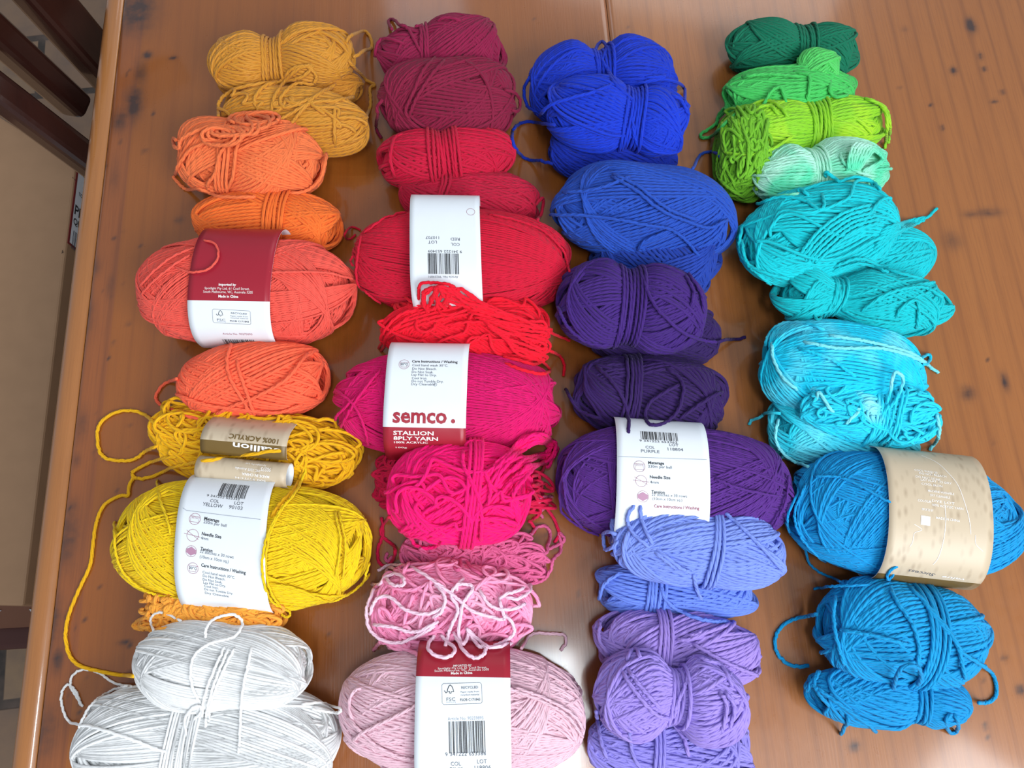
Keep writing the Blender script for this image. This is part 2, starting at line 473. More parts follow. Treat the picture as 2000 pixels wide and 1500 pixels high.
o = mesh_obj('crest_rail', np.array(V) - np.array(chair.location), [(3, 2, 1, 0), (4, 5, 6, 7), (0, 1, 5, 4), (1, 2, 6, 5), (2, 3, 7, 6), (3, 0, 4, 7)], W_D, chair, False)
md = o.modifiers.new('b', 'BEVEL'); md.width = .006; md.segments = 3
b0 = tops[0][0]; b2_ = tops[2][0]
sx0 = min(b0[0], b2_[0]) - .01
cy0 = b2_[1] - .03; cy1 = b0[1] + .05
cx, cy, cz = chair.location
box_obj('seat', sx0 - cx, sx0 + .36 - cx, cy0 - cy, cy1 - cy, -.345 - cz, -.315 - cz, W_D, chair, .006)
for lx in (sx0 + .01, sx0 + .31):
    for ly in (cy0 + .01, cy1 - .05):
        box_obj('leg', lx - cx, lx + .035 - cx, ly - cy, ly + .035 - cy, 0, -.344 - cz, W_D, chair, .004)

# ------------------------------------------------------------------ low stool with a cardboard carton
ZS = -.42; ZB = -.27
stool = empty('dark_stool', (P(-120, 800, ZS)[0], P(-120, 800, ZS)[1], FLOOR), 0, 'low dark wooden stool under the cardboard carton, bottom left', 'stool')
sx, sy, sz = stool.location
y_near = P(30, 1268, ZS)[1]; y_far = P(100, 420, ZS)[1]
xr = P(165, 1000, ZS)[0] + .12; xl = xr - .50
box_obj('seat', xl - sx, xr - sx, y_near - sy, y_far - sy, ZS - .03 - sz, ZS - sz, flat('dark_red_wood', (70, 30, 22), .4), stool, .006)
for lx in (xl + .02, xr - .06):
    for ly in (y_near + .02, y_far - .06):
        box_obj('leg', lx - sx, lx + .04 - sx, ly - sy, ly + .04 - sy, 0, ZS - .0305 - sz, W_D, stool, .004)
m, nt, N, L, b = newmat('cardboard')
tc = N.new('ShaderNodeTexCoord'); nz = N.new('ShaderNodeTexNoise'); nz.inputs['Scale'].default_value = 40; nz.inputs['Detail'].default_value = 5
L.new(tc.outputs['Object'], nz.inputs['Vector'])
L.new(mix(nt, nz.outputs[0], lin((150, 116, 86)), lin((164, 128, 96))), b.inputs['Base Color'])
b.inputs['Roughness'].default_value = .7
M_CARD = m
carton = empty('cardboard_carton', (P(20, 700, ZS)[0], P(20, 700, ZS)[1], ZS + .0005), 0, 'plain brown cardboard carton on the stool left of the table', 'box')
cl = np.array(carton.location)
top = [P(148, 322, ZB), P(-190, 108, ZB), P(-190, 1178, ZB), P(150, 1178, ZB)]
top[3][0] = top[0][0] + .004
V = [t for t in top] + [np.array([t[0], t[1], ZS + .0005]) for t in top]
o = mesh_obj('carton_body', np.array(V) - cl, [(0, 1, 2, 3), (7, 6, 5, 4), (0, 3, 7, 4), (1, 0, 4, 5), (2, 1, 5, 6), (3, 2, 6, 7)], M_CARD, carton, False)
md = o.modifiers.new('b', 'BEVEL'); md.width = .003; md.segments = 2
# bottom flap bent out towards the viewer, with torn white tape
yb = top[2][1]
fx0, fx1 = top[2][0], top[3][0]
ff = mesh_obj('flap', np.array([(fx0, yb - .001, ZS + .060), (fx1, yb - .001, ZS + .060), (fx1, yb - .030, ZS + .012), (fx0, yb - .030, ZS + .012),
                                (fx0, yb - .001, ZS + .063), (fx1, yb - .001, ZS + .063), (fx1, yb - .030, ZS + .015), (fx0, yb - .030, ZS + .015)]) - cl,
              [(3, 2, 1, 0), (4, 5, 6, 7), (0, 1, 5, 4), (1, 2, 6, 5), (2, 3, 7, 6), (3, 0, 4, 7)], flat('brown_tape', (112, 74, 58), .3), carton, False)
M_TAPE = flat('white_tape', (196, 200, 206), .4)
pts = []
for (a, bq) in ((62, 1190), (70, 1190), (66, 1222), (40, 1232), (54, 1218)): pts.append(P(a, bq, ZS + .045))
for (a, bq) in ((-14, 1194), (9, 1192), (-12, 1202)): pts.append(P(a, bq, ZS + .045))
pts = np.array(pts)
for t in pts: t[2] = ZS + .063 - (yb - .001 - t[1]) / .029 * .048 + .002
for ix in ((0, 1, 2, 3, 4), (5, 6, 7)):
    tp = pts[list(ix)]; k = len(tp)
    mesh_obj('torn_tape', np.vstack([tp, tp - [0, 0, .0008]]) - cl, [tuple(range(k)), tuple(range(2 * k - 1, k - 1, -1))] + [(j, j + k, (j + 1) % k + k, (j + 1) % k) for j in range(k)], M_TAPE, carton, False)
# red-framed white address label on the side facing the table
XF = float(top[0][0]) + .0006


def side(px, py):      # point of the carton's side plane seen at a pixel
    d = ray(px, py); t = (XF - CAM[0]) / d[0]; q = CAM + d * t
    return q


la = side(146, 322); lb = side(152, 492)
ya, yb2 = la[1], lb[1]
def lab(nm, y0, y1, z0, z1, mt, off):
    x = XF + off
    v = [(x, y0, z0), (x, y1, z0), (x, y1, z1), (x, y0, z1), (x + .0004, y0, z0), (x + .0004, y1, z0), (x + .0004, y1, z1), (x + .0004, y0, z1)]
    return mesh_obj(nm, np.array(v) - cl, [(0, 1, 2, 3), (7, 6, 5, 4), (0, 4, 5, 1), (1, 5, 6, 2), (2, 6, 7, 3), (3, 7, 4, 0)], mt, carton, False)
zt = ZB - .002
lab('address_label', yb2, ya - .002, zt - .11, zt, flat('red_label_border', (128, 40, 40), .5), 0)['label'] = 'white address label with a thin red border'
LABEL_FRAME = (yb2, ya - .002, zt)
# ------------------------------------------------------------------ writing on paper
def text_tris(body, size, bold=0.0, space=1.0, font_shear=0.0):
    cu = bpy.data.curves.new('t', 'FONT'); cu.body = body; cu.size = size; cu.align_x = 'CENTER'; cu.align_y = 'CENTER'
    cu.resolution_u = 2; cu.offset = bold * size; cu.space_character = space; cu.shear = font_shear
    o = bpy.data.objects.new('t', cu)
    me = bpy.data.meshes.new_from_object(o)
    v = np.zeros(len(me.vertices) * 3); me.vertices.foreach_get('co', v); v = v.reshape(-1, 3)[:, :2]
    f = [list(p.vertices) for p in me.polygons]
    bpy.data.objects.remove(o); bpy.data.curves.remove(cu); bpy.data.meshes.remove(me)
    return v, f


def rects(lst):
    v, f = [], []
    for (x0, y0, x1, y1) in lst:
        n = max(1, int(abs(y1 - y0) / 0.0022)); k = len(v)
        for i in range(n + 1):
            y = y0 + (y1 - y0) * i / n; v += [(x0, y), (x1, y)]
        for i in range(n): f.append([k + 2 * i, k + 2 * i + 1, k + 2 * i + 3, k + 2 * i + 2])
    return np.array(v, float), f


def stroke(pts, wd, closed=False):
    """polyline as a thin printed line"""
    p = np.array(pts, float)
    if closed: p = np.vstack([p, p[:1]])
    d = np.gradient(p, axis=0); d /= np.linalg.norm(d, axis=1, keepdims=True) + 1e-9
    nn = np.stack([-d[:, 1], d[:, 0]], 1) * wd / 2
    v = np.empty((2 * len(p), 2)); v[0::2] = p + nn; v[1::2] = p - nn
    return v, [[2 * i, 2 * i + 1, 2 * i + 3, 2 * i + 2] for i in range(len(p) - 1)]


def circle(r, n=28, cx=0, cy=0):
    a = np.arange(n) * 2 * math.pi / n
    return np.stack([cx + r * np.cos(a), cy + r * np.sin(a)], 1)


def barcode(wd, hg, seed=1):
    g = random.Random(seed); x = -wd / 2; l = []; u = wd / 95
    while x < wd / 2:
        b = g.choice([1, 1, 2, 3]) * u; s = g.choice([1, 1, 2, 3]) * u
        l.append((x, -hg / 2, min(x + b, wd / 2), hg / 2)); x += b + s
    return rects(l)


def tree_logo(s):
    """a tick running into the outline of a tree"""
    pts = [(-.52, -.02), (-.36, -.22), (-.26, -.16), (-.2, .1), (-.1, .34), (.04, .46), (.2, .34), (.3, .1), (.36, -.14), (.14, -.12), (.08, -.28), (-.04, -.24), (-.02, -.1), (-.16, -.12)]
    return stroke(np.array(pts) * s, .07 * s)


# ------------------------------------------------------------------ yarn balls
class Ball: pass


BALLS = {}
YW = 0.00245                 # yarn thickness


def shape(B, d, rho=1.0):
    """unit directions (…,3) -> local points (origin at the base of the ball)"""
    x = d[..., 0]; rr = np.sqrt(d[..., 1] ** 2 + d[..., 2] ** 2)
    n = B.pn
    k = 1.0 / (np.abs(x) ** n + rr ** n) ** (1.0 / n)
    nz = 0
    for (kx, ky, kz, ph, am) in B.noise:
        nz = nz + am * np.sin(kx * d[..., 0] + ky * d[..., 1] + kz * d[..., 2] + ph)
    k = k * (1 + nz) * rho
    X = x * k
    s = 1.0
    for (px, pw, pa) in B.pinch: s = s * (1 - pa * np.exp(-((X - px) / pw) ** 2))
    s = s * (1 + B.lobe * X)
    Y = d[..., 1] * k * s + B.bend * (X ** 2 - .4)
    Z = d[..., 2] * k * s
    Z = np.where(Z < -.62, -.62 + (Z + .62) * .45, Z)
    X, Y, Z = np.broadcast_arrays(X, Y, Z)
    return np.stack([X * B.A, Y * B.B, (Z + .791) * B.C], -1)


def to_world(B, p):
    c, s = math.cos(B.rz), math.sin(B.rz)
    x = p[..., 0] * c - p[..., 1] * s; y = p[..., 0] * s + p[..., 1] * c
    ct, st = B.tilt
    return np.stack([x + B.loc[0], y + B.loc[1], p[..., 2] + B.loc[2]], -1)


def to_local(B, p):
    q = np.asarray(p) - B.loc
    c, s = math.cos(-B.rz), math.sin(-B.rz)
    return np.stack([q[..., 0] * c - q[..., 1] * s, q[..., 0] * s + q[..., 1] * c, q[..., 2]], -1)


def sphere_dirs(nu=56, nv=32):
    u = np.linspace(0, 2 * math.pi, nu, endpoint=False); v = np.linspace(0, math.pi, nv)
    U, V = np.meshgrid(u, v)
    return np.stack([np.cos(V), np.sin(V) * np.cos(U), np.sin(V) * np.sin(U)], -1)


def shell(B, rho):
    D = sphere_dirs(); v = shape(B, D, rho); nv, nu, _ = v.shape
    idx = np.arange(nu * nv).reshape(nv, nu)
    q = np.stack([idx[:-1], idx[1:], np.roll(idx[1:], -1, 1), np.roll(idx[:-1], -1, 1)], -1).reshape(-1, 4)
    return v.reshape(-1, 3), q


def make_ball(key, cx, cy, a, b, ang=0, z=0.0, c=.82, pinch=(), lobe=0.0, bend=0.0, pn=2.35, amp=.02, seed=None):
    B = Ball(); BALLS[key] = B
    B.seed = seed if seed is not None else (sum(ord(q) * (i + 3) for i, q in enumerate(key)) % 9973)
    g = np.random.default_rng(B.seed)
    B.noise = [(g.normal(0, 2.6), g.normal(0, 2.6), g.normal(0, 2.6), g.uniform(0, 6.28), amp * g.uniform(.6, 1.2)) for _ in range(4)]
    B.pinch = list(pinch); B.lobe = lobe; B.bend = bend; B.pn = pn; B.tilt = (1, 0); B.g = g
    al = R(ang)
    B.A = .06; B.B = .03; B.C = B.B * c
    ctr = P(cx, cy, z + .03)
    ca, sa = math.cos(al), math.sin(al)
    tcx, tcy = cx, cy
    pc = np.array([cx, cy], float)
    D = sphere_dirs(40, 24)
    for it in range(14):
        zc = z + B.C * .79
        p0 = P(pc[0], pc[1], zc)
        p1 = P(pc[0] + ca * 60, pc[1] + sa * 60, zc)
        B.rz = math.atan2(p1[1] - p0[1], p1[0] - p0[0])
        B.loc = np.array([p0[0], p0[1], z])
        q = proj(to_world(B, shape(B, D, 1.0))).reshape(-1, 2) - [tcx, tcy]
        u = q[:, 0] * ca + q[:, 1] * sa; v = -q[:, 0] * sa + q[:, 1] * ca
        ea = (u.max() - u.min()) / 2; eb = (v.max() - v.min()) / 2
        mu = (u.max() + u.min()) / 2; mv = (v.max() + v.min()) / 2
        B.A *= a / ea; B.B *= (b / eb) ** .8; B.C = min(B.B * c, .045)
        pc -= np.array([mu * ca - mv * sa, mu * sa + mv * ca])
    return B


def perp(D, rgen):
    return rgen.normal(size=D)


def winding(B, nbase, batches, per, tau, N=72, wob=.012, thick=.006, yw=YW, sides=6, messy=0.0, sp=1.05):
    """strands wound round the ball: a closed under-layer and then bundles of parallel strands over it"""
    g = B.g
    Rm = math.sqrt(B.B * B.C)
    T = thick / Rm
    phis, taus, rhos, w1, w2 = [], [], [], [], []
    for i in range(nbase):
        f = i / nbase
        phis.append(2 * math.pi * f * 1.0 + g.normal(0, .01)); taus.append(.06 + (tau[1] - .06) * (.5 + .5 * math.sin(7 * math.pi * f)) + g.normal(0, .02))
        rhos.append(1 - T * (1 - .30 * f) + g.normal(0, .06 * T))
        w1.append((g.uniform(0, 6.28), g.uniform(0, 6.28))); w2.append(1.0)
    ph = g.uniform(0, 6.28)
    for k in range(batches):
        ph += 2.399 + g.uniform(-.3, .3)
        t0 = (g.uniform(*tau) if k % 3 else g.uniform(.12, tau[0] + .1)) * (1 if g.random() < .72 else -1)
        n = int(per * g.uniform(.7, 1.3)); wb = (g.uniform(0, 6.28), g.uniform(0, 6.28))
        dphi = yw * sp / (Rm * max(.5, math.cos(abs(t0) * .6)))
        dt = g.uniform(-.010, .010)
        for j in range(n):
            phis.append(ph + j * dphi); taus.append(t0 + dt * j)
            rhos.append(1 - T * (.66 - .66 * (k + 1) / batches) + g.normal(0, .08 * T))
            w1.append((wb[0] + g.normal(0, .12), wb[1] + g.normal(0, .12))); w2.append(1.0)
    phis = np.array(phis); taus = np.array(taus); rhos = np.array(rhos); w1 = np.array(w1)
    S = len(phis)
    t = np.linspace(0, 2 * math.pi, N, endpoint=False)
    n_ = np.stack([np.sin(taus), np.cos(taus) * np.cos(phis), np.cos(taus) * np.sin(phis)], -1)
    xh = np.array([1., 0, 0]); a_ = xh - n_[:, :1] * n_; a_ /= np.linalg.norm(a_, axis=1, keepdims=True)
    b_ = np.cross(n_, a_)
    d = np.cos(t)[None, :, None] * a_[:, None] + np.sin(t)[None, :, None] * b_[:, None]
    wv = wob * (np.sin(2 * t[None] + w1[:, :1]) + .6 * np.sin(5 * t[None] + w1[:, 1:]))
    if messy > 0:
        k1 = g.integers(3, 8, S)[:, None]; k2 = g.integers(6, 12, S)[:, None]
        wv = wv + messy * g.uniform(.3, 1, S)[:, None] * np.sin(k1 * t[None] + g.uniform(0, 6.28, S)[:, None]) + .4 * messy * np.sin(k2 * t[None] + g.uniform(0, 6.28, S)[:, None])
    d = d + wv[..., None] * n_[:, None]
    d /= np.linalg.norm(d, axis=2, keepdims=True)
    rho = rhos[:, None] * (1 + .006 * np.sin(3 * t[None] + w1[:, :1] * 2)) - yw * .5 / Rm
    if messy > 0: rho = rho * (1 + .5 * messy * np.sin(4 * t[None] + g.uniform(0, 6.28, S)[:, None]))
    pts = shape(B, d, rho)
    e = 1e-3
    nor = shape(B, d, rho + .05) - pts
    nor[..., 2] += 1e-9
    return tubes((pts, nor), yw / 2 * 1.04, sides=sides, closed=True, pitch=.0075)


def curls(B, n, amp=.18, freq=(5, 9), lift=.04, N=150, yw=YW, top=True, spread=1.0, loops=.8):
    """tangled strands lying over the ball in loops (open ends tucked under)"""
    g = B.g; P_, Q_ = [], []
    for _ in range(n):
        th0 = g.uniform(-1.1, 1.1) * spread; th1 = g.uniform(-1.1, 1.1) * spread
        x0, x1 = (-.95, .95) if g.random() < .5 else (.95, -.95)
        x0 *= g.uniform(.5, 1); x1 *= g.uniform(.5, 1)
        t = np.linspace(0, 1, N)
        f1 = g.uniform(*freq); f2 = f1 * g.uniform(.8, 1.25); a1 = amp * g.uniform(.5, 1.1)
        ph = g.uniform(0, 6.28)
        x = x0 + (x1 - x0) * t + a1 * loops * np.cos(2 * math.pi * f1 * t + ph)
        th = th0 + (th1 - th0) * t + a1 * 1.6 * np.sin(2 * math.pi * f2 * t + ph) + .25 * np.sin(2 * math.pi * 1.3 * t + ph)
        x = np.clip(x, -.985, .985)
        r = np.sqrt(1 - x ** 2)
        d = np.stack([x, r * np.sin(th), r * np.cos(th)], -1)
        Rm = math.sqrt(B.B * B.C)
        ends = np.minimum(1, np.minimum(t, 1 - t) / .05)
        rho = 1 + (yw * .2 / Rm) + lift * g.uniform(.1, 1) * (1 + np.sin(2 * math.pi * f1 * t * .9 + ph + 1)) * .5 - (1 - ends) * .12
        p = shape(B, d, rho); q = shape(B, d, rho + .05)
        P_.append(p); Q_.append(q - p)
    return tubes((np.array(P_), np.array(Q_)), yw / 2, closed=False, pitch=.0075)


MATS = {}


def matfor(key, col, col2=None, **kw):
    k = (tuple(col), tuple(col2) if col2 else None, tuple(sorted(kw.items())))
    if k not in MATS: MATS[k] = yarn_mat('yarn_' + key, col, col2, seed=len(MATS) * 1.7, **kw)
    return MATS[k]


def tie_tubes(B, x0, n, yw=YW, slant=0.0, lift=.0, extra=.02):
    g = B.g; N = 60; t = np.linspace(0, 2 * math.pi, N, endpoint=False)
    P_, Q_ = [], []
    Rm = math.sqrt(B.B * B.C)
    for k in range(n):
        off = (k - (n - 1) / 2) * yw * .93 / B.A + g.normal(0, .004)
        x = x0 + off + slant * np.sin(t + .3) + .008 * np.sin(2 * t + g.uniform(0, 6))
        r = np.sqrt(np.maximum(1e-4, 1 - x ** 2))
        d = np.stack([x, r * np.cos(t), r * np.sin(t)], -1)
        rho = 1 + yw * (.35 + .1 * (k % 2)) / Rm / max(.45, 1 - sum(pa for (_, _, pa) in B.pinch)) + extra * 0
        p = shape(B, d, rho); P_.append(p); Q_.append(shape(B, d, rho + .05) - p)
    return tubes((np.array(P_), np.array(Q_)), yw / 2, closed=True, pitch=.0075)


def build_ball(key, col, label, group=None, col2=None, big=False, tau=(.38, .9), batches=None, per=13, messy=0.0, ties=(),
               curl=0, curl_kw=None, yw=YW, wob=.014, name='yarn_ball', cat='yarn', nbase=None, matkw=None, sp=None, part_of=None, thick=None):
    B = BALLS[key]
    B.yw = yw
    B.mat = matfor(key, col, col2, **(matkw or {}))
    if part_of:
        A_ = BALLS[part_of]
        B.root = empty(name, to_local(A_, B.loc), B.rz - A_.rz); B.root.parent = A_.root
    else: B.root = empty(name, B.loc, B.rz, label, cat, group)
    Rm = math.sqrt(B.B * B.C)
    nb = nbase or int(2 * math.pi * Rm / yw * 1.02 * (1.2 if sp and sp < .9 else 1))
    kb = batches if batches is not None else (12 if big else 9)
    v, f, u = winding(B, nb, kb, per + (5 if big else 0), tau, N=84 if big else 72, wob=wob, messy=messy, yw=yw, sp=sp or (.95 if big else 1.05), thick=thick or (.0045 if big else .006))
    cv, cf = shell(B, 1 - ((thick or (.0045 if big else .006)) + .0012) / Rm)
    parts = [(v, f, u), (cv, cf, np.zeros((cf.size, 2)))]
    if curl and not (curl_kw or {}).get('part'):
        kw = dict(curl_kw or {}); kw.pop('part', None)
        parts.append(curls(B, curl, yw=yw, **kw))
    V, Fc, U = merge(parts)
    mesh_obj('wound_yarn', V, Fc, B.mat, B.root, uvs=U)
    for tie in ties:
        tv, tf, tu = tie_tubes(B, tie[0], tie[1], yw=yw, slant=tie[2] if len(tie) > 2 else 0)
        mesh_obj('waist_tie', tv, tf, B.mat, B.root, uvs=tu)
    return B


# --- paper bands: a ribbon of width x0..x1 (local x) round a closed or open profile in the local yz plane
class Band: pass


def make_band(key, x0, x1, grow=.0016, e=2.3, wy=1.0, wz=1.0, dz=0.0, dy=0.0, shear=0.0, profile=None, th=.0003, tilt=0.0):
    B = BALLS[key]; b = Band(); b.ball = B
    if profile is None:
        D = np.zeros((160, 3)); a = np.linspace(0, 2 * math.pi, 160, endpoint=False)
        xm = (x0 + x1) / 2 / B.A
        # ball half-extents at the middle of the band
        X = sphere_dirs(120, 160); S = shape(B, X, 1.0).reshape(-1, 3)
        sel = np.abs(S[:, 0] - (x0 + x1) / 2) < max(.006, (x1 - x0) * .5)
        hy = (S[sel, 1].max() - S[sel, 1].min()) / 2 + grow; my = (S[sel, 1].max() + S[sel, 1].min()) / 2
        zt = S[sel, 2].max() + grow; zb = 0.0006
        hz = (zt - zb) / 2 * wz; mz = zb + hz
        ca, sa = np.cos(a), np.sin(a)
        k = 1 / (np.abs(ca) ** e + np.abs(sa) ** e) ** (1 / e)
        y = my + dy + hy * wy * ca * k; zz = mz + dz + hz * sa * k
        y = y + tilt * (zz - mz)
        prof = np.stack([y, zz], -1)
        b.closed = True
    else:
        prof = catmull(profile, 140); b.closed = False
    if b.closed: prof = np.vstack([prof, prof[:1]])
    seg = np.linalg.norm(np.diff(prof, axis=0), axis=1)
    b.s = np.concatenate([[0], np.cumsum(seg)]); b.prof = prof
    tg = np.gradient(prof, axis=0)
    if b.closed: tg[0] = tg[-1] = prof[1] - prof[-2]
    tg /= np.linalg.norm(tg, axis=1, keepdims=True)
    b.nrm = np.stack([tg[:, 1], -tg[:, 0]], -1)
    b.x0, b.x1, b.shear, b.th = x0, x1, shear, th
    # s runs counter-clockwise seen along +x: over the top it goes from far (+y) to near (-y)
    return b


def band_pt(b, x, s, off):
    py = np.interp(s, b.s, b.prof[:, 0]); pz = np.interp(s, b.s, b.prof[:, 1])
    ny = np.interp(s, b.s, b.nrm[:, 0]); nz = np.interp(s, b.s, b.nrm[:, 1])
    l = np.sqrt(ny ** 2 + nz ** 2) + 1e-9
    x = x + b.shear * (py - b.prof[:, 0].mean())
    return np.stack([x, py + ny / l * off, pz + nz / l * off], -1)


def band_find(b, px, py):
    """band coordinates (x, s) and depth of what is seen at a pixel"""
    xs = np.linspace(b.x0, b.x1, 150); ss = np.linspace(b.s[0], b.s[-1], 900)
    X, S = np.meshgrid(xs, ss, indexing='ij')
    p = band_pt(b, X, S, 0); q = band_pt(b, X, S, .001)
    W = to_world(b.ball, p); Wn = to_world(b.ball, q) - W
    front = (Wn * (CAM - W)).sum(-1) > 0
    pr_ = proj(W); dd = np.hypot(pr_[..., 0] - px, pr_[..., 1] - py)
    dd = np.where(front, dd + depth(W) * 3, 1e9)
    i = np.unravel_index(np.argmin(dd), dd.shape)
    return X[i], S[i], depth(W)[i]


def build_band(b, base, items, regions=(), name='paper_band', label=None):
    """items: (kind-mesh (v,f), material index, pixel x, pixel y, rotation)"""
    nx, ns = 14, 150
    xs = np.linspace(b.x0, b.x1, nx); ss = np.linspace(b.s[0], b.s[-1], ns)
    cuts = []
    for (sa, sb, mi) in regions: cuts += [sa, sb]
    ss = np.unique(np.concatenate([ss, cuts])); ns = len(ss)
    X, S = np.meshgrid(xs, ss, indexing='ij')
    vo = band_pt(b, X, S, 0).reshape(-1, 3); vi = band_pt(b, X, S, -b.th).reshape(-1, 3)
    idx = np.arange(nx * ns).reshape(nx, ns)
    faces, fm = [], []
    mid = (ss[:-1] + ss[1:]) / 2
    mi_s = np.full(ns - 1, base)
    for (sa, sb, mi) in regions: mi_s[(mid > min(sa, sb)) & (mid < max(sa, sb))] = mi
    for i in range(nx - 1):
        for j in range(ns - 1):
            faces.append([idx[i, j], idx[i + 1, j], idx[i + 1, j + 1], idx[i, j + 1]]); fm.append(mi_s[j])
            n = nx * ns
            faces.append([n + idx[i, j], n + idx[i, j + 1], n + idx[i + 1, j + 1], n + idx[i + 1, j]]); fm.append(base if base != I_KRAFT else I_PAPER)
    for j in range(ns - 1):
        n = nx * ns
        faces.append([idx[0, j], idx[0, j + 1], n + idx[0, j + 1], n + idx[0, j]]); fm.append(I_PAPER)
        faces.append([idx[-1, j + 1], idx[-1, j], n + idx[-1, j], n + idx[-1, j + 1]]); fm.append(I_PAPER)
    V = [vo, vi]; n = 2 * nx * ns
    for (msh, mi, px, py, rot) in items:
        x, s, dp = band_find(b, px, py)
        v, f = msh; c, sn = math.cos(rot), math.sin(rot)
        v = np.stack([v[:, 0] * c - v[:, 1] * sn, v[:, 0] * sn + v[:, 1] * c], 1)
        p = band_pt(b, x + v[:, 0], s - v[:, 1], .0002 if b.closed else .0005)
        V.append(p)
        for q in f: faces.append([n + t for t in q]); fm.append(mi)
        n += len(p)
    # one face list, mixed sizes
    o = mesh_obj(name, np.vstack(V), faces, PRINT, b.ball.root, smooth=False, fmat=fm)
    sm = np.zeros(len(o.data.polygons), bool); sm[:] = True; o.data.polygons.foreach_set('use_smooth', sm)
    if label: o['label'] = label
    return o


def px2m(b, px, py, n):
    return n * band_find(b, px, py)[2] / F


def T(b, body, px, py, hpx, mi, bold=0.0, rot=0.0, space=1.0, wpx=None, sh=0.0):
    """one printed line centred at a pixel, capital height about hpx pixels, optionally a given width in pixels"""
    k = band_find(b, px, py)[2] / F
    v, f = text_tris(body, 1.0, bold, space, sh)
    h = .72
    v = v * (hpx * k / h)
    if wpx:
        w0 = v[:, 0].max() - v[:, 0].min(); v[:, 0] *= wpx * k / w0
    v = v - (v.max(0) + v.min(0)) / 2 * [1, 0]
    return ((v, f), mi, px, py, rot)


# --- loose strands laid over everything, through points of the photograph
SHELLS = {}


def world_shell():
    vs, fs, n = [], [], 0
    for k, B in BALLS.items():
        v, q = shell(B, 1.0); v = to_world(B, v); vs.append(v); fs.append(q + n); n += len(v)
        B.shell = BVHTree.FromPolygons([tuple(x) for x in v.tolist()], q.tolist())
    for b in BANDS:
        xs = np.linspace(b.x0, b.x1, 6); ss = np.linspace(b.s[0], b.s[-1], 60)
        X, S = np.meshgrid(xs, ss, indexing='ij'); v = to_world(b.ball, band_pt(b, X, S, 0)).reshape(-1, 3)
        idx = np.arange(360).reshape(6, 60)
        q = np.stack([idx[:-1, :-1], idx[1:, :-1], idx[1:, 1:], idx[:-1, 1:]], -1).reshape(-1, 4)
        vs.append(v); fs.append(q + n); n += len(v)
    return BVHTree.FromPolygons([tuple(x) for x in np.vstack(vs).tolist()], np.vstack(fs).tolist())


BANDS = []
WORLD = None


def drape(pts, lift=0.0, only=None):
    """pixels -> points lying on the uppermost surface there (ball, band or table)"""
    out = []
    for p in pts:
        d = Vector(ray(p[0], p[1])); h = p[2] if len(p) > 2 else 0.0
        hit = WORLD.ray_cast(Vector(CAM), d)
        tab = Vector(P(p[0], p[1], YW * .55 + h))
        q = None
        if hit[0] is not None and hit[0].z > 0.001:
            q = hit[0] - d * (YW * .5 + h + lift)
        elif only is not None:      # just beside its own ball: the strand hugs the ball's side
            c = Vector(only.loc) + Vector((0, 0, only.C))
            m_ = Vector(CAM) + d * (c - Vector(CAM)).dot(d)
            nr = only.shell.find_nearest(m_)
            if nr[0] is not None and nr[3] < .0075: q = nr[0] + (m_ - nr[0]).normalized() * (YW * .4 + lift)
        out.append(np.array(q if q is not None else tab))
    return np.array(out)


def loose(key, px, name='loose_strand', yw=None, n=None, mat=None, lift=0.0005, smooth=2, ends=True, parent=None, label=None, wig=.0002):
    B = BALLS[key]; yw = yw or B.yw
    p2 = np.array([(q[0], q[1], q[2] if len(q) > 2 else 0.0) for q in px], float)
    L_ = np.hypot(*np.diff(p2[:, :2], axis=0).T).sum()
    n = n or int(max(16, L_ / 3.2))
    dense = catmull(p2, n)
    w = drape(dense, lift, B)
    for e_, idx_ in ((0, (0, 1, 2)), (1, (-1, -2, -3))):     # ends on a ball tuck in between its strands
        for k_, i_ in enumerate(idx_):
            if len(w) > 12 and w[i_][2] > .006:
                d_ = ray(dense[i_][0], dense[i_][1]); w[i_] = w[i_] + d_ * yw * (1.5, 1.0, .4)[k_]
    # the strand is stiff: never sinks below what it crosses, rounds off the steps
    for _ in range(smooth * 3):
        s = w.copy(); s[1:-1] = .25 * w[:-2] + .5 * w[1:-1] + .25 * w[2:]
        w = s
    w = w + B.g.normal(0, wig, w.shape)
    w[:, 2] = np.maximum(w[:, 2], yw * .5)
    loc = to_local(B, w)
    nor = np.zeros_like(loc); nor[:, 2] = 1; nor[:, 0] += .02
    v, f, u = tubes((loc[None], nor[None]), yw / 2, sides=8, closed=False, pitch=.0075)
    # closed ends
    S = 8; nV = len(v)
    v = np.vstack([v, loc[0] - (loc[1] - loc[0]) * .2, loc[-1] + (loc[-1] - loc[-2]) * .2])
    cap = [[i, nV, nV, (i + 1) % S] for i in range(S)] + [[nV - S + (i + 1) % S, nV + 1, nV + 1, nV - S + i] for i in range(S)]
    tri = np.array([[c[0], c[1], c[3]] for c in cap])
    faces = f.tolist() + tri.tolist()
    uu = np.vstack([u, np.zeros((tri.size, 2))])
    o = mesh_obj(name, v, faces, mat or B.mat, B.root if parent is None else parent, uvs=uu)
    if label: o['label'] = label
    return o
# ------------------------------------------------------------------ where every ball lies (outline in the photograph -> place and size on the table)
def mb(key, cx, cy, a, b, *r, **k): return make_ball(key, cx, cy, a * 1.03, b * 1.04, *r, **k)

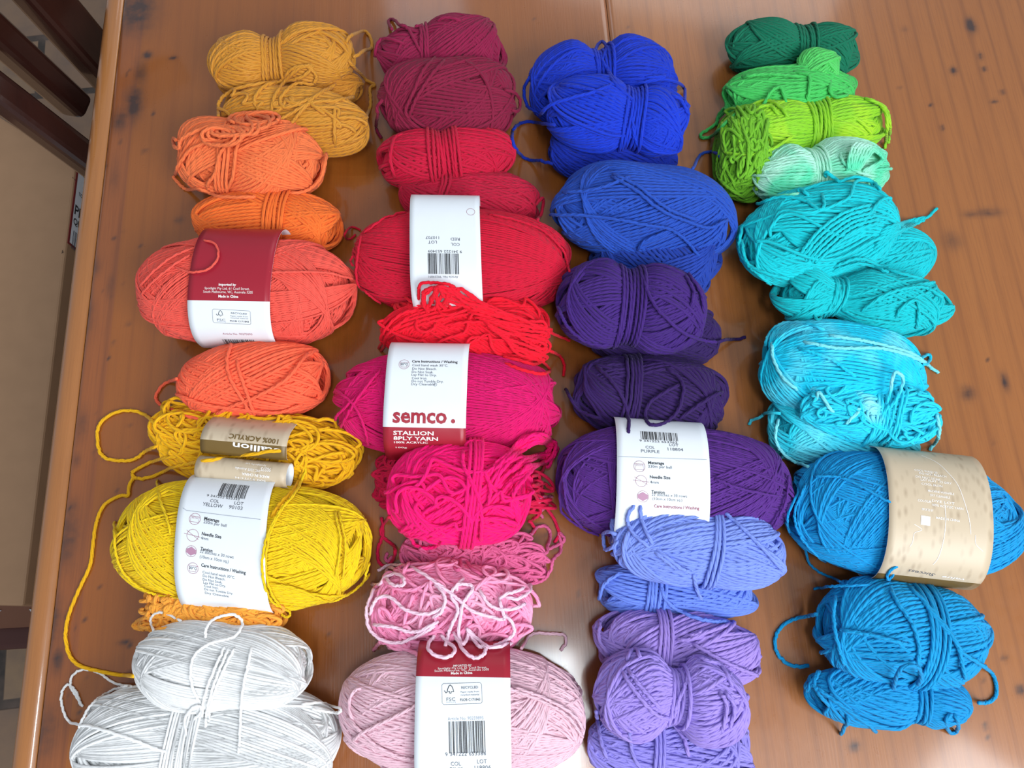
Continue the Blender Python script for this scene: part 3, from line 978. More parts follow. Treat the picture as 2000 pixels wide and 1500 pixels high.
# first column
mb('mustard_under', 566, 168, 150, 56, 8, 0, .8)
mb('mustard', 552, 115, 148, 68, -4, .016, .8, pinch=[(-.12, .22, .48)])
mb('mustard_lower', 576, 232, 150, 66, 10, .004, .85, pinch=[(-.2, .25, .12)])
mb('orange_top', 492, 312, 151, 84, 6, .006, .85, pinch=[(-.2, .3, .12)])
mb('orange_second', 522, 434, 152, 64, 3, 0, .85, pinch=[(.15, .18, .12)])
mb('coral', 481, 570, 216, 106, 1, 0, .82, pn=2.6, amp=.008)
mb('bright_orange', 495, 745, 153, 78, -3, .008, .85, lobe=.06)
mb('yellow_tangle', 500, 878, 218, 84, 5, 0, .62, amp=.04)
mb('yellow', 472, 1065, 252, 122, 3, 0, .80, pn=2.7, amp=.008)
mb('apricot', 425, 1198, 150, 60, 5, .018, .8, amp=.04)
mb('white_top', 435, 1303, 178, 92, 1, .026, .8, pinch=[(.15, .3, .12)], amp=.012)
mb('white_bottom', 402, 1452, 262, 120, 2, 0, .75, pinch=[(-.12, .28, .16)], pn=2.6, amp=.012)
# second column
mb('burgundy', 862, 104, 132, 76, -6, .004, .85, lobe=.12, pinch=[(-.25, .2, .24)])
mb('burgundy_second', 872, 200, 138, 88, 2, .006, .82, amp=.03)
mb('crimson', 870, 306, 139, 58, -7, .012, .85, pinch=[(.0, .15, .22)])
mb('crimson_second', 915, 388, 147, 58, 4, .0, .85, pinch=[(-.3, .18, .1)])
mb('red', 902, 513, 212, 104, 1, 0, .80, pn=2.6, amp=.008)
mb('scarlet', 905, 642, 172, 72, 6, .006, .75, amp=.03)
mb('magenta', 875, 790, 223, 100, 1, 0, .82, pn=2.6, amp=.008)
mb('cerise_under', 893, 950, 176, 74, 6, 0, .55, amp=.06)
mb('hot_pink', 898, 962, 142, 100, 2, .018, .75, amp=.02, pn=2.7)
mb('dusty_pink', 925, 1082, 150, 66, 6, 0, .62, amp=.05)
mb('light_pink', 880, 1195, 164, 94, 3, .006, .66, amp=.03)
mb('pale_pink', 903, 1392, 240, 128, 1, 0, .80, pn=2.6, amp=.008)
# third column
mb('royal_third', 1200, 305, 140, 62, 3, 0, .8)
mb('royal', 1178, 160, 148, 88, -3, .004, .82, pinch=[(-.05, .22, .42)])
mb('royal_second', 1206, 228, 148, 78, 5, .030, .75, pinch=[(.2, .2, .32)])
mb('denim_under', 1285, 482, 138, 96, 20, 0, .6, amp=.03)
mb('denim', 1256, 416, 182, 97, 3, .008, .82, amp=.03)
mb('purple_under', 1275, 650, 140, 66, 3, 0, .8)
mb('purple', 1232, 600, 152, 88, 4, .014, .82, pinch=[(-.05, .2, .28)])
mb('dark_purple', 1266, 775, 161, 84, 4, .002, .8, pinch=[(-.25, .2, .14)])
mb('violet', 1318, 950, 233, 114, 4, 0, .80, pn=2.6, amp=.008)
mb('periwinkle', 1366, 1066, 182, 82, 9, .020, .82, pinch=[(.12, .16, .12)])
mb('periwinkle_second', 1322, 1150, 168, 62, 2, 0, .85, pinch=[(-.3, .18, .12)])
mb('lilac', 1326, 1268, 176, 76, 7, .004, .82, pinch=[(-.2, .18, .1)])
mb('lavender_under', 1310, 1462, 172, 86, 2, 0, .75)
mb('lavender', 1312, 1366, 160, 88, 6, .030, .75, pinch=[(.05, .2, .5)])
# fourth column
mb('emerald', 1548, 98, 136, 61, 1, 0, .85, pinch=[(.1, .24, .32)])
mb('green', 1540, 190, 134, 62, -4, .008, .8, amp=.04)
mb('green_knot', 1597, 138, 46, 44, 0, .026, .8)
mb('lime_under', 1450, 300, 56, 92, 0, .0, .7, amp=.03)
mb('lime', 1570, 250, 170, 62, -5, .012, .8, pinch=[(.12, .2, .3)], amp=.03)
mb('mint', 1600, 336, 136, 64, -6, .018, .8, pinch=[(-.1, .18, .38)], amp=.03)
mb('turquoise', 1600, 458, 162, 96, -14, .016, .72, amp=.02)
mb('turquoise_second', 1695, 520, 134, 72, -18, .006, .7, amp=.02)
mb('turquoise_third', 1684, 588, 184, 66, 7, .018, .85, pinch=[(-.28, .2, .5)], amp=.02)
mb('cyan_under', 1645, 845, 162, 76, 4, 0, .7, amp=.02)
mb('cyan', 1650, 730, 168, 100, 12, .004, .8, amp=.02)
mb('cyan_crumpled', 1702, 806, 142, 66, 8, .030, .7, pinch=[(.05, .18, .28)], amp=.06)
mb('azure', 1767, 1011, 236, 119, 6, 0, .80, pn=2.6, amp=.008)
mb('azure_second', 1763, 1236, 180, 102, 7, .004, .82, pinch=[(.1, .2, .08)])
mb('azure_third', 1735, 1362, 174, 62, 4, .008, .8, pinch=[(.25, .16, .36)], amp=.03)

# paper bands (placed before the loose strands, which lie over them)

def bx(key, px, py):
    B = BALLS[key]; return float(to_local(B, P(px, py, B.loc[2] + B.C * 1.79))[0])


def fsc_box(b, cx, cy, wpx, hpx, code, tilt=0.0):
    k = band_find(b, cx, cy)[2] / F; W_, H_ = wpx * k, hpx * k
    c = .08 * H_
    fr = [(-W_ / 2 + c, -H_ / 2), (W_ / 2 - c, -H_ / 2), (W_ / 2, -H_ / 2 + c), (W_ / 2, H_ / 2 - c), (W_ / 2 - c, H_ / 2), (-W_ / 2 + c, H_ / 2), (-W_ / 2, H_ / 2 - c), (-W_ / 2, -H_ / 2 + c)]
    fr2 = []
    for i in range(8):
        for t in np.linspace(0, 1, 6, endpoint=False): fr2.append(np.array(fr[i]) * (1 - t) + np.array(fr[(i + 1) % 8]) * t)
    it = [(stroke(fr2, .00022, True), I_INK, cx, cy, tilt)]

    def sub(msh, mi, fx, fy):
        v, f = msh; it.append(((v + [fx * W_, fy * H_], f), mi, cx, cy, tilt))
    sub(tree_logo(H_ * .55), I_BLACK, -.30, .17)

    def tx(body, h, fx, fy, wf, mi=I_INK, bold=0.0):
        v, f = text_tris(body, 1, bold); v = v * (h * H_ / .72); v[:, 0] *= wf * W_ / (v[:, 0].max() - v[:, 0].min()); v = v - (v.max(0) + v.min(0)) / 2
        sub((v, f), mi, fx, fy)
    tx('FSC', .17, -.28, -.26, .22, I_INK); tx('www.fsc.org', .06, -.28, -.40, .24, I_INKL)
    tx('RECYCLED', .12, .20, .28, .42, I_INK, .01); tx('Paper made from', .08, .20, .06, .46); tx('recycled material', .08, .20, -.08, .46)
    tx(code, .12, .20, -.30, .50, I_BLACK, .01)
    return it


def bcode(b, cx, cy, wpx, hpx, seed, tilt=0.0):
    k = band_find(b, cx, cy)[2] / F
    return (barcode(wpx * k, hpx * k, seed), I_BLACK, cx, cy, tilt)


def icon(b, kind, cx, cy, rpx, tilt=0.0):
    k = band_find(b, cx, cy)[2] / F; r = rpx * k; w = .00022
    it = [(stroke(circle(r), w, True), I_RINK, cx, cy, tilt)]
    if kind == 'meter':
        it.append((stroke([(-.75 * r, .45 * r), (.75 * r, .45 * r), (.75 * r, -.55 * r), (-.75 * r, -.55 * r)], w, True), I_RINK, cx, cy, tilt))
        for j in range(5): it.append((stroke([(-.5 * r + .25 * r * j, .45 * r), (-.5 * r + .25 * r * j, .05 * r)], w), I_RINK, cx, cy, tilt))
    if kind == 'needle':
        it.append((stroke([(-1.5 * r, .1 * r), (1.35 * r, -.1 * r)], w), I_RINK, cx, cy, tilt))
        it.append((stroke([(-1.2 * r, .7 * r), (1.1 * r, -.55 * r)], w), I_RINK, cx, cy, tilt))
    if kind == 'tension':
        v = np.array([(-.9, .3), (0, .8), (.9, .3), (.9, -.3), (0, -.8), (-.9, -.3)]) * r
        it.append(((v, [[0, 1, 2, 3, 4, 5]]), I_MAUVE, cx, cy, tilt))
    if kind == 'wash':
        it.append((stroke([(-.85 * r, .45 * r), (.85 * r, .45 * r)], w), I_RINK, cx, cy, tilt))
        it.append((stroke([(-.7 * r, .2 * r), (-.55 * r, -.6 * r), (.55 * r, -.6 * r), (.7 * r, .2 * r)], w), I_RINK, cx, cy, tilt))
        it.append(T(b, '30°C', cx, cy, rpx * .5, I_INK, .01, tilt))
    return it


LATE = []            # bands are built once every ball has its root

# coral: maroon above, white below
b = make_band('coral', bx('coral', 368, 560), bx('coral', 529, 560)); BANDS.append(b)
def coral_band(b=b):
    s = band_find(b, 447, 588)[1]
    k = I_WINK
    it = [T(b, 'Imported by', 444, 556, 5, k, .03, wpx=34), T(b, 'Spotlight Pty Ltd, 61 Cecil Street,', 444, 563.5, 5, k, wpx=88), T(b, 'South Melbourne, VIC, Australia 3205', 445, 570.5, 5, k, wpx=97),
          T(b, 'Made in China', 446, 579.5, 5, k, .03, wpx=39)]
    it += fsc_box(b, 452, 619, 74, 27, 'FSC® C171843', R(-2))
    it += [T(b, 'Article No. 90275093', 464, 652, 4.5, I_RINK, wpx=58), bcode(b, 468, 668, 62, 20, 4)]
    build_band(b, I_PAPER, it, [(0, s, I_MAROON)])
LATE.append(coral_band)

# red: tall stiff band, print upside down
b = make_band('red', bx('red', 800, 500), bx('red', 938, 500), grow=.0035, e=3.2, wz=1.03, shear=-.06); BANDS.append(b)
def red_band(b=b):
    u = math.pi
    it = [bcode(b, 866, 515, 60, 42, 9, u), T(b, '9 341222 653409', 869, 491, 5.5, I_BLACK, rot=u, wpx=66), T(b, 'COL', 889, 477, 6.5, I_INK, rot=u, wpx=17), T(b, 'RED', 889, 467, 6.5, I_INK, rot=u, wpx=18),
          T(b, 'LOT', 845, 473, 6.5, I_INK, rot=u, wpx=17), T(b, '110707', 845, 464, 6.5, I_INK, rot=u, wpx=26), T(b, 'Article No. 90259891', 866, 541, 4.5, I_INK, rot=u, wpx=58)]
    it += icon(b, 'wash', 919, 414, 8, u)[:1]
    build_band(b, I_PAPER, it)
LATE.append(red_band)

# magenta: white above with the big word, maroon below
b = make_band('magenta', bx('magenta', 752, 780), bx('magenta', 912, 780), grow=.0030, e=2.9, wz=1.02); BANDS.append(b)
def magenta_band(b=b):
    s = band_find(b, 828, 835)[1]; k = I_INK; L_ = 805
    it = icon(b, 'wash', 789, 712, 10)
    rows = [('Cool hand wash 30°C.', 714, 70), ('Do Not Bleach.', 721, 48), ('Do Not Soak.', 727, 42), ('Lay Flat to Dry.', 733, 49), ('Cool Iron.', 739, 30), ('Do not Tumble Dry.', 745, 62), ('Dry Cleanable', 751, 46)]
    it.append(T(b, 'Care Instructions / Washing', 849, 707, 5.5, I_BLACK, .02, wpx=89))
    for body, y, wd in rows: it.append(T(b, body, L_ - (y - 714) * .04 + wd / 2, y, 5, k, wpx=wd))
    it.append((stroke(circle(px2m(b, 850, 751, 3.2)), .0002, True), I_INK, 850, 751, 0))
    it.append(T(b, 'P', 850, 751, 4, I_INK))
    it.append(T(b, 'semco', 820, 813, 30, I_MAROON, .03, wpx=106)); it.append(((circle(px2m(b, 886, 821, 4.2)), [list(range(28))]), I_MAROON, 885, 823, 0))
    it += [T(b, 'STALLION', 807, 846, 8, I_WINK, .02, wpx=79), T(b, '8PLY YARN', 812, 857, 7.5, I_WINK, .02, wpx=87), T(b, '100% ACRYLIC', 803, 864.5, 4.5, I_WINK, .015, wpx=66), T(b, '100g', 784, 874, 3.5, I_WINK, .01, wpx=22)]
    build_band(b, I_PAPER, it, [(s, b.s[-1] * .62, I_MAROON)])
LATE.append(magenta_band)

# yellow: print tilted
b = make_band('yellow', bx('yellow', 342, 1060), bx('yellow', 520, 1060), shear=-.10); BANDS.append(b)
def yellow_band(b=b):
    r = R(-7)
    it = [bcode(b, 456, 958, 54, 34, 12, R(-4)), T(b, '9 341222 653355', 436, 972, 5, I_BLACK, rot=R(-5), wpx=66), T(b, 'COL', 419, 979, 7, I_INK, rot=R(-4), wpx=18), T(b, 'YELLOW', 415, 987, 7.5, I_INK, rot=R(-5), wpx=40),
          T(b, 'LOT', 467, 984, 7, I_INK, rot=R(-5), wpx=18), T(b, '90103', 461, 992, 7.5, I_INK, rot=R(-5), wpx=27)]
    it += icon(b, 'meter', 381, 1014, 11, r) + icon(b, 'needle', 376, 1046, 11.5, r) + icon(b, 'tension', 374, 1077, 10.5, r) + icon(b, 'wash', 377, 1110, 10.5, r)
    it += [T(b, 'Meterage', 414, 1015, 6.5, I_BLACK, .02, r, wpx=30), T(b, '230m per ball', 420, 1023, 6, I_INK, 0, r, wpx=46), T(b, 'Needle Size', 413, 1046, 6.5, I_BLACK, .02, r, wpx=39), T(b, '4mm', 400, 1052, 6, I_INK, 0, r, wpx=15),
           T(b, 'Tension', 403, 1074, 6.5, I_BLACK, .02, r, wpx=24), T(b, '22 stitches x 30 rows', 424, 1083, 6, I_INK, 0, r, wpx=67), T(b, '(10cm x 10cm sq.)', 419, 1092, 6, I_INK, 0, r, wpx=57),
           T(b, 'Care Instructions / Washing', 437, 1111, 6.5, I_BLACK, .02, r, wpx=88)]
    for i, (body, wd) in enumerate([('Cool hand wash 30°C.', 64), ('Do Not Bleach.', 44), ('Do Not Soak.', 38), ('Lay Flat to Dry.', 44), ('Cool Iron.', 28), ('Do not Tumble Dry.', 56), ('Dry Cleanable', 46)]):
        it.append(T(b, body, 395 + i * .9 + wd / 2, 1119 + i * 6.6 + wd * .055, 5.2, I_INK, 0, r, wpx=wd))
    # the glued overlap of the band
    l = px2m(b, 430, 1000, 160)
    it.append((stroke([(-l / 2, .0), (-l * .45, -.0016), (0, -.0022), (l * .47, -.0026)], .0003), I_INKL, 436, 1000, R(-3)))
    build_band(b, I_PAPER, it)
LATE.append(yellow_band)

# violet
b = make_band('violet', bx('violet', 1204, 930), bx('violet', 1386, 920), shear=-.02); BANDS.append(b)
def violet_band(b=b):
    r = R(1)
    it = [bcode(b, 1287, 852, 72, 20, 21, r), T(b, '9 341222 653362', 1286, 863, 4.5, I_BLACK, rot=r, wpx=74), T(b, 'COL', 1270, 874, 6, I_INK, rot=r, wpx=18), T(b, 'PURPLE', 1270, 882, 6.5, I_INK, rot=r, wpx=36),
          T(b, 'LOT', 1316, 870, 6, I_INK, rot=r, wpx=18), T(b, '118804', 1319, 878, 6.5, I_INK, rot=r, wpx=30)]
    it += icon(b, 'meter', 1249, 911, 11, r) + icon(b, 'needle', 1252, 940, 11, r) + icon(b, 'tension', 1256, 970, 11, r)
    it += [T(b, 'Meterage', 1281, 905, 6, I_BLACK, .02, r, wpx=31), T(b, '230m per ball', 1289, 912, 5.5, I_INK, 0, r, wpx=46), T(b, 'Needle Size', 1289, 933, 6, I_BLACK, .02, r, wpx=40), T(b, '4mm', 1278, 942, 5.5, I_INK, 0, r, wpx=17),
           T(b, 'Tension', 1285, 961, 6, I_BLACK, .02, r, wpx=26), T(b, '22 stitches x 30 rows', 1308, 968, 5.5, I_INK, 0, r, wpx=69), T(b, '(10cm x 10cm sq.)', 1304, 976, 5.5, I_INK, 0, r, wpx=58),
           T(b, 'Care Instructions / Washing', 1322, 991, 6, I_RINK, .02, r, wpx=88)]
    l = px2m(b, 1290, 895, 174)
    it.append((stroke([(-l / 2, 0), (l / 2, .0012)], .0003), I_INKL, 1294, 896, R(1)))
    build_band(b, I_PAPER, it)
LATE.append(violet_band)

# pale pink: maroon at the far edge, long white tongue towards the viewer
b = make_band('pale_pink', bx('pale_pink', 812, 1390), bx('pale_pink', 998, 1390), grow=.0035, e=2.8, wz=1.02, shear=-.03); BANDS.append(b)
def pink_band(b=b):
    s = band_find(b, 905, 1322)[1]; r = R(2.5)
    it = [T(b, 'IMPORTED BY', 903, 1300, 4, I_WINK, .01, r, wpx=36), T(b, 'Spotlight Pty Ltd, 61 Cecil Street,', 903, 1304.5, 4, I_WINK, 0, r, wpx=96), T(b, 'South Melbourne, VIC, Australia 3205', 902, 1309, 4, I_WINK, 0, r, wpx=106),
          T(b, 'Made in China', 902, 1315, 4.5, I_WINK, .03, r, wpx=42)]
    it += fsc_box(b, 902, 1355, 78, 38, 'FSC® C171843', r)
    it += [T(b, 'Article No. 90259895', 909, 1403, 6, I_INKL, 0, r, wpx=70), bcode(b, 913, 1440, 73, 58, 30, R(2)), T(b, '9 341222 653386', 909, 1473, 7, I_INK, 0, r, wpx=80),
           T(b, 'COL', 890, 1492, 8, I_INK, 0, r, wpx=20), T(b, 'LOT', 942, 1487, 8, I_INK, 0, r, wpx=19), T(b, '118806', 943, 1499, 8, I_INK, 0, r, wpx=32), T(b, 'PINK', 892, 1503, 8, I_INK, 0, r, wpx=26)]
    build_band(b, I_PAPER, it, [(0, s, I_MAROON)])
LATE.append(pink_band)

# azure: paper printed with knitting
b = make_band('azure', bx('azure', 1735, 1010), bx('azure', 1937, 1010), grow=.0018, shear=.02); BANDS.append(b)
def azure_band(b=b):
    r = R(-2); k = I_WINK
    s = band_find(b, 1830, 1131)[1]
    it = []
    for i, (x, y, wd, body) in enumerate([(1808, 921, 44, 'cool machine wash'), (1822, 928, 52, 'do not bleach'), (1812, 934, 48, 'dry flat in shade'), (1828, 941, 60, 'warm rinse well'), (1820, 948, 40, 'cool iron only'), (1838, 962, 50, 'ARTICLE NO. 57'),
                                          (1836, 970, 38, 'PATONS ROAD'), (1806, 979, 26, 'LOT NO.'), (1842, 981, 44, 'MADE FOR US'), (1850, 990, 60, 'South Melbourne'), (1812, 996, 22, 'VIC'), (1852, 1015, 46, 'MADE IN CHINA')]):
        if i in (5, 7, 8, 11): pass
        it.append(T(b, ['COOL WASH 30', 'DO NOT BLEACH', 'DO NOT SOAK', 'LAY FLAT TO DRY', 'COOL IRON', 'MACHINE WASHABLE', 'DRY CLEANABLE', 'COLOUR', 'DYE LOT', '100% ACRYLIC YARN', 'IMPORTED BY', 'MADE IN CHINA'][i], x, y, 4.6, k, .01, r, wpx=wd))
    q = px2m(b, 1808, 1017, 18)
    it.append((rects([(-q / 2, -q / 2, q / 2, q / 2)]), k, 1808, 1017, r))
    def crease(pts, wd=.0004):
        c0 = pts[0]; kk = band_find(b, *c0)[2] / F
        m_ = catmull([((x - c0[0]) * kk, -(y - c0[1]) * kk) for x, y in pts], 24)
        it.append((stroke(m_, wd), k, c0[0], c0[1], 0))
    crease([(1800, 890), (1822, 908), (1836, 930), (1850, 955), (1858, 985), (1866, 1020), (1869, 1048)]); crease([(1845, 985), (1846, 1015), (1843, 1055), (1838, 1090), (1832, 1105)])
    crease([(1785, 1024), (1800, 1033), (1786, 1041), (1784, 1058), (1780, 1068)], .0003); crease([(1905, 1045), (1907, 1062), (1922, 1075)], .0003)
    it.append(T(b, 'Success', 1800, 1119, 8, I_INK, 0, R(175), wpx=54, sh=.3))
    it.append(T(b, 'value', 1862, 1129, 6, I_WINK, .01, R(178), wpx=44, sh=.2))
    build_band(b, I_KRAFT, it, [(s, b.s[-1] * .60, I_OLIVE)], label='beige paper band printed with a knit pattern')
LATE.append(azure_band)

# yellow tangle: an old band slipped half off, flap standing up and the other end curled into a roll
B = BALLS['yellow_tangle']
def yz(px, py, z):
    q = to_local(B, P(px, py, z)); return (q[1], q[2])
prof = [yz(490, 812, .030), yz(490, 820, .042), yz(490, 838, .054), yz(490, 862, .058), yz(490, 886, .054), yz(490, 893, .050)]
b = make_band('yellow_tangle', bx('yellow_tangle', 412, 850), bx('yellow_tangle', 578, 850), profile=prof); BANDS.append(b)
def tangle_flap(b=b):
    s = band_find(b, 500, 867)[1]
    it = [T(b, '100% ACRYLIC', 496, 857, 10, I_OLIVE, .02, R(178), wpx=98), T(b, 'stallion', 500, 875, 12, I_WINK, .02, R(177), wpx=92)]
    build_band(b, I_KRAFT, it, [(s, b.s[-1], I_OLIVE)], label='standing flap of the slipped beige paper band')
LATE.append(tangle_flap)
y0, z0 = yz(480, 922, .047)
prof = [(y0 + .0095 * math.cos(a) * (1 - .05 * a / 7), z0 + .0095 * math.sin(a) * (1 - .05 * a / 7)) for a in np.linspace(-.6, 6.6, 30)]
b = make_band('yellow_tangle', bx('yellow_tangle', 396, 922), bx('yellow_tangle', 573, 922), profile=prof); BANDS.append(b)
def tangle_roll(b=b):
    it = [T(b, 'Spotlight Pty Ltd', 500, 908, 4, I_WINK, .01, R(178), wpx=40), T(b, 'VIC 3205 Australia', 484, 917, 5, I_WINK, .01, R(178), wpx=50), T(b, 'MADE IN CHINA', 500, 928, 5, I_WINK, .02, R(178), wpx=54),
          T(b, '90275', 520, 917, 8, I_WINK, .01, R(178), wpx=20), T(b, '500 STITCH', 490, 935, 4, I_WINK, .01, R(178), wpx=60)]
    build_band(b, I_KRAFT, it, label='curled end of the slipped beige paper band')
LATE.append(tangle_roll)

WORLD = world_shell()
# ------------------------------------------------------------------ the balls themselves
bb = build_ball
bb('mustard', (202, 136, 40), 'mustard yarn pinched like a bow, farthest ball of the left row', ties=[(-.12, 6, .03)], tau=(.3, .75), matkw={'sheen': .1, 'rough': .55}, yw=0.0032, group='balls of yarn in the left row')
bb('mustard_under', (190, 124, 36), None, per=12, yw=0.0032, part_of='mustard', name='lower_layer')
bb('mustard_lower', (206, 140, 42), 'mustard yarn ball with loose tangled strands above the orange balls', curl=2, curl_kw=dict(amp=.12, lift=.08), matkw={'sheen': .1, 'rough': .55}, yw=0.0032, group='balls of yarn in the left row')
bb('orange_top', (238, 118, 66), 'soft orange yarn ball with a heap of loose loops on its top left', ties=[(-.2, 4, .05)], yw=0.0031, group='balls of yarn in the left row')
bb('orange_second', (238, 112, 42), 'orange yarn ball tied at its middle, touching the coral ball with the maroon band', ties=[(.13, 6, .02)], yw=0.0031, group='balls of yarn in the left row')
bb('coral', (238, 90, 76), 'large coral ball of yarn with a maroon and white paper band', big=True, tau=(.42, .95), yw=0.0019, group='balls of yarn in the left row')
bb('bright_orange', (255, 102, 68), 'bright orange yarn ball between the banded coral ball and the yellow tangle', yw=0.0028, group='balls of yarn in the left row')
bb('yellow_tangle', (236, 176, 10), 'tangled deep yellow yarn with a slipped beige paper band', messy=.05, curl=14, curl_kw=dict(amp=.16, freq=(2, 4), lift=.12), name='yarn_tangle', yw=0.0029, group='balls of yarn in the left row')
bb('yellow', (238, 200, 12), 'large lemon yellow ball of yarn with a tilted white paper band', big=True, tau=(.42, .95), yw=0.0019, group='balls of yarn in the left row')
bb('apricot', (246, 164, 60), 'loose apricot yarn tangle between the large yellow ball and the white yarn', messy=.07, curl=34, curl_kw=dict(amp=.10, freq=(6, 10), lift=.14), name='yarn_tangle', yw=0.0030, group='balls of yarn in the left row')
bb('white_top', (246, 247, 246), 'smaller white ball of yarn resting against the large white one', tau=(.3, .8), matkw={'sheen': .1, 'sss': .6, 'bump': .3, 'rough': .85}, sp=.82, thick=.0034, yw=0.0019, group='balls of yarn in the left row')
bb('white_bottom', (246, 248, 248), 'largest white ball of yarn at the near left corner', big=True, tau=(.25, .6), ties=[(-.12, 12, .02)], matkw={'sheen': .1, 'sss': .6, 'bump': .3, 'rough': .85}, sp=.82, thick=.0034, yw=0.0019, group='balls of yarn in the left row')

bb('burgundy', (142, 20, 66), 'burgundy yarn ball farthest away in the second row', ties=[(-.25, 3, .05)], yw=0.0030, group='balls of yarn in the second row')
bb('burgundy_second', (132, 18, 56), 'rounder burgundy yarn ball lying in front of the farthest burgundy ball', wob=.03, yw=0.0031, group='balls of yarn in the second row')
bb('crimson', (194, 8, 54), 'crimson yarn ball tied tightly round its middle, below the burgundy balls', ties=[(.0, 9, .02)], yw=0.0030, group='balls of yarn in the second row')
bb('crimson_second', (184, 14, 54), 'crimson yarn ball tucked behind the tall white upside-down band', ties=[(-.3, 3, .02)], yw=0.0030, group='balls of yarn in the second row')
bb('red', (206, 8, 50), 'large red ball of yarn with a white band printed upside down', big=True, tau=(.22, .6), yw=0.0020, group='balls of yarn in the second row')
bb('scarlet', (236, 8, 42), 'scarlet yarn ball with a loose heap on top between two banded balls', curl=5, curl_kw=dict(amp=.1, freq=(2, 4), lift=.08), yw=0.0027, group='balls of yarn in the second row')
bb('magenta', (212, 0, 100), 'large magenta ball of yarn with a white and maroon lettered band', big=True, tau=(.42, .95), yw=0.0022, group='balls of yarn in the second row')
bb('cerise_under', (204, 6, 66), 'dark cerise yarn tangle spread out under the hot pink ball', messy=.09, curl=22, curl_kw=dict(amp=.14, freq=(4, 8), lift=.10), name='yarn_tangle', batches=6, yw=0.0028, group='balls of yarn in the second row')
bb('hot_pink', (244, 0, 112), 'loose hot pink yarn ball with a tuft of loops at its top right', messy=.03, ties=[(.12, 4, .08)], curl=5, curl_kw=dict(amp=.1, freq=(2, 4), lift=.06), yw=0.0030, group='balls of yarn in the second row')
bb('dusty_pink', (214, 94, 142), 'dusty pink yarn tangle squashed beneath the hot pink ball', messy=.06, curl=16, curl_kw=dict(amp=.13, freq=(3, 6), lift=.1), name='yarn_tangle', yw=0.0028, group='balls of yarn in the second row')
bb('light_pink', (242, 144, 184), 'light pink yarn tangle covered with pale loops', col2=(244, 178, 204), messy=.04, curl=8, curl_kw=dict(amp=.2, freq=(2, 4), lift=.08), name='yarn_tangle', yw=0.0030, group='balls of yarn in the second row')
bb('pale_pink', (228, 186, 200), 'large pale pink ball of yarn with a maroon and white band, near edge', big=True, tau=(.42, .95), yw=0.0024, group='balls of yarn in the second row')

bb('royal_third', (10, 44, 170), 'royal blue yarn ball at the bottom of its blue stack, partly covered', tau=(.3, .8), yw=0.0030, group='balls of yarn in the third row')
bb('royal', (12, 50, 186), 'royal blue yarn ball pinched at its middle, farthest of the blue ones', ties=[(-.05, 6, .04)], wob=.03, yw=0.0031, group='balls of yarn in the third row')
bb('royal_second', (12, 54, 196), 'royal blue yarn ball lying on top of the other royal blue ones', ties=[(.2, 6, .03)], wob=.02, yw=0.0030, group='balls of yarn in the third row')
bb('denim_under', (28, 62, 160), 'denim blue yarn ball showing under the larger denim blue one', yw=0.0028, group='balls of yarn in the third row')
bb('denim', (32, 76, 178), 'wide denim blue ball of twisted yarn in the third row', wob=.02, yw=0.0028, group='balls of yarn in the third row')
bb('purple_under', (44, 18, 84), 'dark purple yarn ball half hidden, with its end curling onto the table', yw=0.0029, group='balls of yarn in the third row')
bb('purple', (62, 28, 114), 'purple yarn ball tied round its middle between denim blue and dark purple', ties=[(-.05, 7, .03)], yw=0.0029, group='balls of yarn in the third row')
bb('dark_purple', (46, 16, 84), 'darkest purple yarn ball directly behind the banded violet ball', ties=[(-.25, 5, .03)], yw=0.0029, group='balls of yarn in the third row')
bb('violet', (84, 36, 128), 'large violet ball of yarn with a white paper band', big=True, tau=(.42, .95), yw=0.0021, group='balls of yarn in the third row')
bb('periwinkle_second', (104, 132, 222), 'periwinkle blue yarn ball lying beneath the brighter periwinkle one', ties=[(-.28, 5, .05)], yw=0.0029, group='balls of yarn in the third row')
bb('periwinkle', (122, 144, 226), 'periwinkle blue yarn ball leaning on the banded violet ball', ties=[(.12, 3, .02)], tau=(.3, .9), yw=0.0029, group='balls of yarn in the third row')
bb('lilac', (158, 132, 210), 'lilac yarn ball just nearer than the periwinkle pair', ties=[(-.2, 4, .02)], yw=0.0029, group='balls of yarn in the third row')
bb('lavender_under', (140, 130, 212), 'lavender yarn ball at the near edge, under the pinched one', ties=[(-.2, 3, .03)], yw=0.0029, group='balls of yarn in the third row')
bb('lavender', (154, 132, 214), 'pinched two-lobed lavender yarn ball lying on another', ties=[(.05, 4, .04)], messy=.02, yw=0.0029, group='balls of yarn in the third row')

bb('emerald', (0, 110, 80), 'dark emerald yarn ball tied at its middle, farthest in the right row', ties=[(.1, 6, .01)], matkw={'sheen': .05}, yw=0.0030, group='balls of yarn in the right row')
bb('green', (64, 190, 88), 'leaf green yarn skein in folds behind the lime one', tau=(.2, .6), wob=.05, matkw={'sheen': .1, 'rough': .55}, yw=0.0031, group='balls of yarn in the right row')
bb('green_knot', (80, 200, 96), None, batches=4, nbase=26, matkw={'sheen': .1, 'rough': .55}, yw=0.0031, part_of='green', name='twisted_end')
bb('lime', (132, 198, 34), 'lime green yarn skein pinched at its middle, grass green loops hanging at its left', col2=(162, 210, 34), ties=[(.12, 6, .03)], wob=.04, tau=(.2, .7), matkw={'sheen': .1, 'rough': .55}, yw=0.0031, group='balls of yarn in the right row')
bb('lime_under', (112, 180, 38), None, messy=.07, curl=16, curl_kw=dict(amp=.14, freq=(3, 6), lift=.12), name='hanging_loops', part_of='lime', yw=0.0029)
bb('mint', (172, 232, 206), 'pale mint skein with white patches, pinched like a bow', col2=(90, 214, 168), ties=[(-.1, 5, .03)], tau=(.15, .5), matkw={'sheen': .1, 'rough': .5}, yw=0.0026, group='balls of yarn in the right row')
